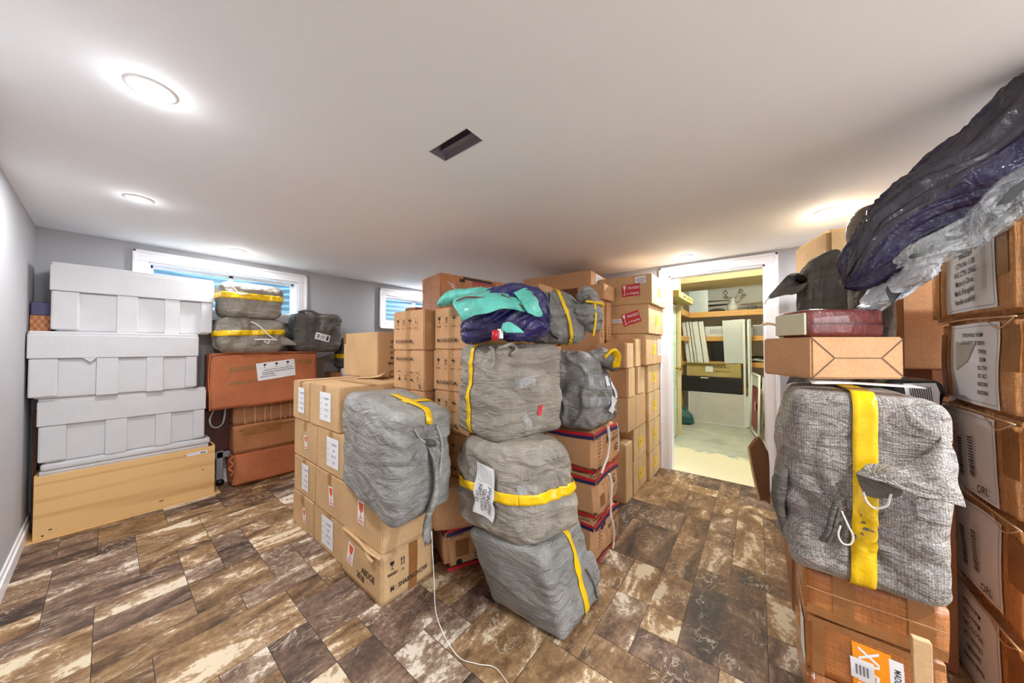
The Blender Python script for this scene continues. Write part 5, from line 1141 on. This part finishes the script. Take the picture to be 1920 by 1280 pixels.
b = Bale('wrapped_bale', 'big knitted grey bale with broad yellow tape and torn corner, on the right', 'bale', (.52, .38, .60), (1.68, -.245, .562), 0,
         corners=[(1.44, -.425, .565), (1.92, -.44, .565), (1.92, -.05, .565), (1.43, -.065, .565), (1.43, -.425, 1.16), (1.93, -.44, 1.15), (1.93, -.09, 1.16), (1.44, -.085, 1.17)],
         r=.055, amp=.011, seed=51, mat=NET, folds=(4, 4, 5), n=64, bulge=.02, pinch=[(-.26, .03, -.10, .22, .02, 12)])
b.band(1, -.005, .058, .52, 1.0, off=.010, label='broad yellow tape')
b.band(1, -.005, .058, .0, .06, off=.006, label='broad yellow tape')
loc = b.o.location
def sh(g): return [[tuple(Vector(p) - loc) for p in r] for r in g]
patch('loose_wrap_flap', sh(FLAP), NET, b.o, 10, .012, 3, 18, .005)
patch('flap_inside', sh(FLAPIN), GREYD, b.o, 6, .004, 3, 18, .004)
mb = MB(); mb.tube([Vector(p) - loc for p in STR1[0]], .0030, 6); mb.tube([Vector(p) - loc for p in STR2[0]], .0026, 6); mb.build('white_string', CORD, b.o, True)
mb = MB(); mb.tube([Vector(p) - loc for p in KNOT[0]], .007, 8); mb.tube([Vector(p) - loc for p in KNOT[1]], .006, 8); mb.build('gathered_knot', GREYD, b.o, True)
lump('torn_corner', [((-.20, .16, .34), (.01, 0, 0), (0, .01, 0)), ((-.21, .185, .29), (.03, 0, 0), (0, .02, 0)), ((-.20, .19, .20), (.03, 0, 0), (0, .018, 0)), ((-.20, .175, .10), (.008, 0, 0), (0, .008, 0))], GREYD, b.o, 20, 6, .010, 3, 25)
o = empty('cardboard_flap', 'torn cardboard flap sticking out left of the big knitted bale', 'cardboard scrap', (0, 0, 0))
patch('cardboard', [[(1.70, .035, .885), (1.73, .0, .93), (1.76, -.03, .86)], [(1.71, .02, .78), (1.74, -.01, .80), (1.76, -.035, .76)], [(1.71, .0, .665), (1.74, -.02, .66), (1.76, -.035, .64)]], CBD, o, 5, .004, 1, 10, .006)
MB().tube([(1.70, .035, .885), (1.703, .02, .78), (1.708, .0, .665)], .005, 6).build('corrugated_edge', CB, o, True)
o = patch('white_paper', [[(1.50, -.15, 1.190), (1.50, -.25, 1.196), (1.52, -.40, 1.190)], [(1.60, -.15, 1.191), (1.60, -.25, 1.196), (1.62, -.40, 1.191)]], WHITE, None, 4, .003, 1, 10, .001)
tag(o, 'crumpled white paper between the big knitted bale and the folded carton', 'paper')
# folded bottom carton
s = (.24, .335, .158)
c = carton('kraft carton with crossed folded bottom facing out, on the big knitted bale', (1.834, -.228, 1.198 - .002), s, .36 + .26, CB2, None, tape=(), seam=False)
decor('fold_lines', c, s, 'x-', [('r', -.1275, .0395, .003, .112, .83, INK), ('r', -.1275, -.0395, .003, .112, -.83, INK), ('r', .1275, .0395, .003, .112, -.83, INK), ('r', .1275, -.0395, .003, .112, .83, INK), ('r', 0, 0, .175, .002, 0, INK)], label='dark fold lines')
o = empty('maroon_package', 'maroon film wrapped package lying on the folded carton', 'package', (1.90, -.235, 1.356), .62)
MB().b2(-.09, .09, -.145, .145, 0, .115, bev=.018).build('wrapped_block', MAROON, o, True)
MB().b2(-.092, -.088, -.135, .135, .052, .058).b2(-.093, .09, -.147, -.140, .05, .06).build('fold_ridge', flat('dark_maroon', (70, 30, 30), .3), o)
MB().b2(-.075, .075, .1455, .155, .01, .10, bev=.003).build('paper_end', flat('pale_green_paper', (206, 204, 176), .5), o)
# ---- tall stack of labelled cartons on the right
TG = 'labelled cartons in the tall right stack'
def big_label(kind, u, v, w_, h, rot=0, flip=1):
    it = [('r', u, v, w_, h, rot, WHITE)]
    for (a, b_, c_, d) in ((0, h * .46, w_ * .92, .0016), (0, -h * .46, w_ * .92, .0016), (-w_ * .46, 0, .0016, h * .92), (w_ * .46, 0, .0016, h * .92)): it.append(('r', u + a, v + b_, c_, d, 0, flat('blue_ink', (70, 84, 120), .6)))
    if kind == 'A':
        L = ['INNODEN', 'CTN No: 1128', 'WG CTN: 20KG', 'Made in China', 'Mark: Frangible!', 'Handle carefully!']
        for i, t in enumerate(L): it.append(('t', t, u - w_ * .08, v + h * .34 - i * h * .135, h * .115, .04, INK, .75))
        for i in range(3): it.append(('r', u + w_ * .28 + i * .012, v + h * .05, .002, h * .6, 0, INKG))
    elif kind == 'B':
        L = ['INNODEN', 'INNOBEN', 'CTN 128', 'WG CTN', 'MADE', 'FRANG', 'HANDLE CAREFULLY', 'MARK: FRANGIBLE']
        for i, t in enumerate(L): it.append(('t', t, u + w_ * (.18 if i < 6 else .0), v - h * .34 + i * h * .10, h * .07, PI, INK, .75))
        it.append(('p', [(u - w_ * .36, v + h * .28), (u - w_ * .36, v - h * .10), (u - w_ * .12, v + .02 * h), (u + w_ * .05, v + h * .25)], flat('torn_grey_paper', (176, 172, 160), .7)))
    elif kind == 'C':
        for j in (0, 1):
            for i in range(22): it.append(('r', u - w_ * .18 + j * w_ * .26, v - h * .35 + i * h * .022 * (1 + (i % 3) * .04) + (.02 if j else 0), .034, .0048 if i % 3 else .0022, 0, INK))
        it.append(('t', 'ORL', u + w_ * .30, v - h * .38, .04, .1, INK)); it.append(('t', 'NM HPM', u - w_ * .28, v + .0, .02, PI / 2, INK))
    elif kind == 'D':
        L = ['Mark: Frangible!', 'Made in China', 'WG CTN: 20KG', 'CTN No: 1128', 'INNODEN', 'Handle carefully!']
        for i, t in enumerate(L): it.append(('t', t, u - w_ * .0, v + h * .33 - i * h * .125, h * .08, PI - .0, INK, .75))
    return it
ST = [('lowest carton of the tall right stack, white label running down', .002, .355, 'D', CBT2), ('labelled carton second from the floor in the tall right stack', .358, .735, 'C', CBT2), ('labelled carton third from the floor with a barcode sheet, tall right stack', .738, 1.075, 'C', CBT2), ('carton with a torn upside-down white label, second from the top of the tall right stack', 1.078, 1.425, 'B', CBT2), ('topmost carton of the tall right stack, big white handling label', 1.428, 1.735, 'A', CBT2)]
for i, (lab, z0, z1, kd, m) in enumerate(ST):
    x0, x1 = (1.80, 2.345) if i < 4 else (1.78, 2.43)
    s = (x1 - x0, .42, z1 - z0); fb = wavy(*s, .006, seed=60 + i)
    c = carton(lab, ((x0 + x1) / 2, -.66 - .21 - (0.004 * (i % 2)), z0), s, PI, m, TG, fn=fb, tape=(), bev=.016, name='labelled_carton')
    # local x flips: u on face y- seen from outside now faces +Y of the room
    P_ = {'A': (.035, .01, .36, .27), 'B': (.01, .0, .33, .31), 'C': (-.02, .0, .36, .31), 'D': (-.03, .0, .36, .34)}[kd]
    decor('handling_label', c, s, 'y-', big_label(kd, *P_), fb, lift=.004)
    decor('packing_tape', c, s, 'y-', [('r', .235, .06, .09, .16, 0, BRT), ('r', -.24, -.02, .045, s[2] * .8, 0, BRT)], fb, lift=.002)
    mb = MB(); mb.tube([fb(Vector((-s[0] / 2, -s[1] / 2, s[2] - .004))) + Vector((0, -.006, 0)), fb(Vector((0, -s[1] / 2, s[2] - .002))) + Vector((0, -.010, .0)), fb(Vector((s[0] / 2, -s[1] / 2, s[2] - .006))) + Vector((0, -.006, 0))], .0032, 6)
    mb.tube([fb(Vector((s[0] * .2, -s[1] / 2, s[2] * .96))) + Vector((0, -.008, 0)), fb(Vector((s[0] * .35, -s[1] / 2, s[2] * .88))) + Vector((0, -.012, .0)), fb(Vector((s[0] * .48, -s[1] / 2, s[2] * .97))) + Vector((0, -.008, 0))], .002, 6)
    mb.build('frayed_edge', CB, c, True)
# wall of goods behind the bale
BG = 'support cartons behind the big knitted bale'
carton('large plain carton behind the big knitted bale, under the dark wrapped goods', (2.42, -.375, .002), (.62, .50, 1.02), 0, CBD, None, tape=())
c = carton('tall kraft carton with red glass sticker, behind the folded carton', (2.80, -.84, 1.200), (.36, .45, .53), 0, CB2, None, tape=())
decor('fragile_sticker', c, (.36, .45, .53), 'x-', [('r', .10, -.02, .05, .22, -.06, WHITE), ('t', 'PES', .098, .055, .035, -.06, INKR), ('r', .10, -.01, .004, .09, 0, INK), ('p', [(.085, -.05), (.08, -.09), (.09, -.12), (.112, -.12), (.122, -.09), (.115, -.05)], INKR), ('r', .118, -.03, .003, .15, 0, INK)], label='white sticker with a red glass')
carton('large plain carton on the floor under the tall kraft carton', (2.80, -.90, .002), (.40, .40, 1.196), 0, CBD, None, tape=())
b = Bale('black_package', 'black wrapped package with a barcode sheet in the gap left of the tall right stack', 'package', (.20, .16, .15), (2.26, -.535, 1.024), 0, r=.03, amp=.006, seed=77, mat=BLACK, folds=(6, 6, 6), n=20)
b.sheet('x-', .02, .0, .09, .12, .1, WHITE, [('r', -.03 + i * .006, 0, .0025, .09, INK) for i in range(10)], 'barcode_sheet')
c = None
b = Bale('dark_cloth_bundle', 'dark pleated cloth bundle with a tied corner, above the maroon package', 'cloth bundle', (.30, .28, .60), (2.38, -.24, 1.197), 0, corners=[(2.24, -.34, 1.03), (2.36, -.37, 1.03), (2.46, -.16, 1.03), (2.22, -.13, 1.03), (2.26, -.34, 1.84), (2.40, -.37, 1.84), (2.46, -.20, 1.78), (2.27, -.20, 1.76)], r=.08, amp=.022, seed=71, mat=fabric('dark_pleated_cloth', (108, 104, 95), .7, .35), folds=(14, 14, 1.5), n=50, bulge=.02)
lump('tied_corner', [((-.13, .08, .46), (0, .05, 0), (.02, 0, .06)), ((-.14, .13, .43), (0, .025, 0), (.02, 0, .035)), ((-.15, .17, .40), (0, .012, 0), (.01, 0, .015)), ((-.155, .19, .385), (0, .004, 0), (.004, 0, .005))], MATS['dark_pleated_cloth'], b.o, 20, 6, .008, 3, 20)
MB().tube([(-.155, .185, .39), (-.16, .20, .37), (-.165, .205, .355)], .004, 6).build('white_tie', CORD, b.o, True)
mb = MB(); mb.tube([(-.12, .14, .235), (-.13, .185, .25), (-.135, .215, .245)], .009, 8); mb.build('pale_stub', flat('pale_wood_stub', (216, 190, 160), .5), b.o, True)
b = Bale('grey_wrapped_roll', 'tall rounded dark taupe bale reaching almost to the ceiling lamp on the right', 'bale', (.30, .30, .86), (2.50, -.60, 1.197), 0, corners=[(2.38, -.50, 1.03), (2.50, -.55, 1.03), (2.60, -.45, 1.03), (2.50, -.37, 1.03), (2.36, -.54, 2.06), (2.50, -.58, 2.06), (2.62, -.46, 2.06), (2.50, -.38, 2.07)], r=.11, amp=.014, seed=72, mat=fabric('brown_grey_wrap', (112, 102, 90), .6, .25), folds=(3, 3, 6), n=50, bulge=.03)
c = carton('brightly lit carton with dotted label lines, high behind the dark cloth bundle', (2.96, -.42, 1.70), (.42, .28, .345), .30, CBY, None, tape=(), bev=.02)
decor('printed_label', c, (.42, .28, .345), 'x-', [('r', .0, .10, .09, .003, 0, INKG), ('r', .0, .02, .09, .003, 0, INKG), ('r', -.045, .06, .003, .08, 0, INKG), ('r', .045, .06, .003, .08, 0, INKG), ('r', 0, .06, .03, .008, .2, INKG)] + [('r', .02, -.03 - i * .025, .18, .002, 0, INKG) for i in range(4)])
carton('tall plain carton under the brightly lit carton', (2.98, -.42, .002), (.40, .30, 1.696), 0, CBD, None, tape=())
# ---- plastics on top
FILM = plastic('smoky_film', (46, 42, 54), .16, .35)
b = Bale('wrapped_bale', 'dark taupe bale on the topmost labelled carton, underneath the navy plastic bag', 'bale', (.42, .34, .22), (2.14, -.87, 1.738), 0, r=.06, amp=.012, seed=79, mat=MATS['brown_grey_wrap'], n=24)
o = empty('navy_plastic_bag', 'huge dark navy plastic bag slumped over the top of the right pile', 'plastic bag', (0, 0, 0))
lump('bag_body', NAVYBAG, [NAVYD, FILM], o, 120, 16, .017, 9, 4, crease=1.5, second=(.46, .66))
o = empty('clear_plastic_bag', None, None); lump('film', CLEARBAG, CLEAR, o, 80, 14, .014, 12, 6, crease=1.3); tag(o, 'clear crinkled plastic bag lying along the edge of the topmost labelled carton', 'plastic bag')
lump('filling', [(c_, tuple(x * .25 for x in a_), tuple(x * .3 for x in b_)) for c_, a_, b_ in CLEARBAG[1:]], flat('grey_filling', (90, 98, 96), .4), o, 30, 8, .010, 3, 20)['label'] = 'grey filling'
o = empty('white_plastic_bag', 'white plastic carrier bag with black print hanging below the navy bag', 'plastic bag', (0, 0, 0))
lump('bag_body', WHITEBAG, WHITEP, o, 64, 12, .010, 14, 12, crease=1.4)
patch('black_print', BPRINT, BLACK, o, 4, .002, 2, 20, .001)
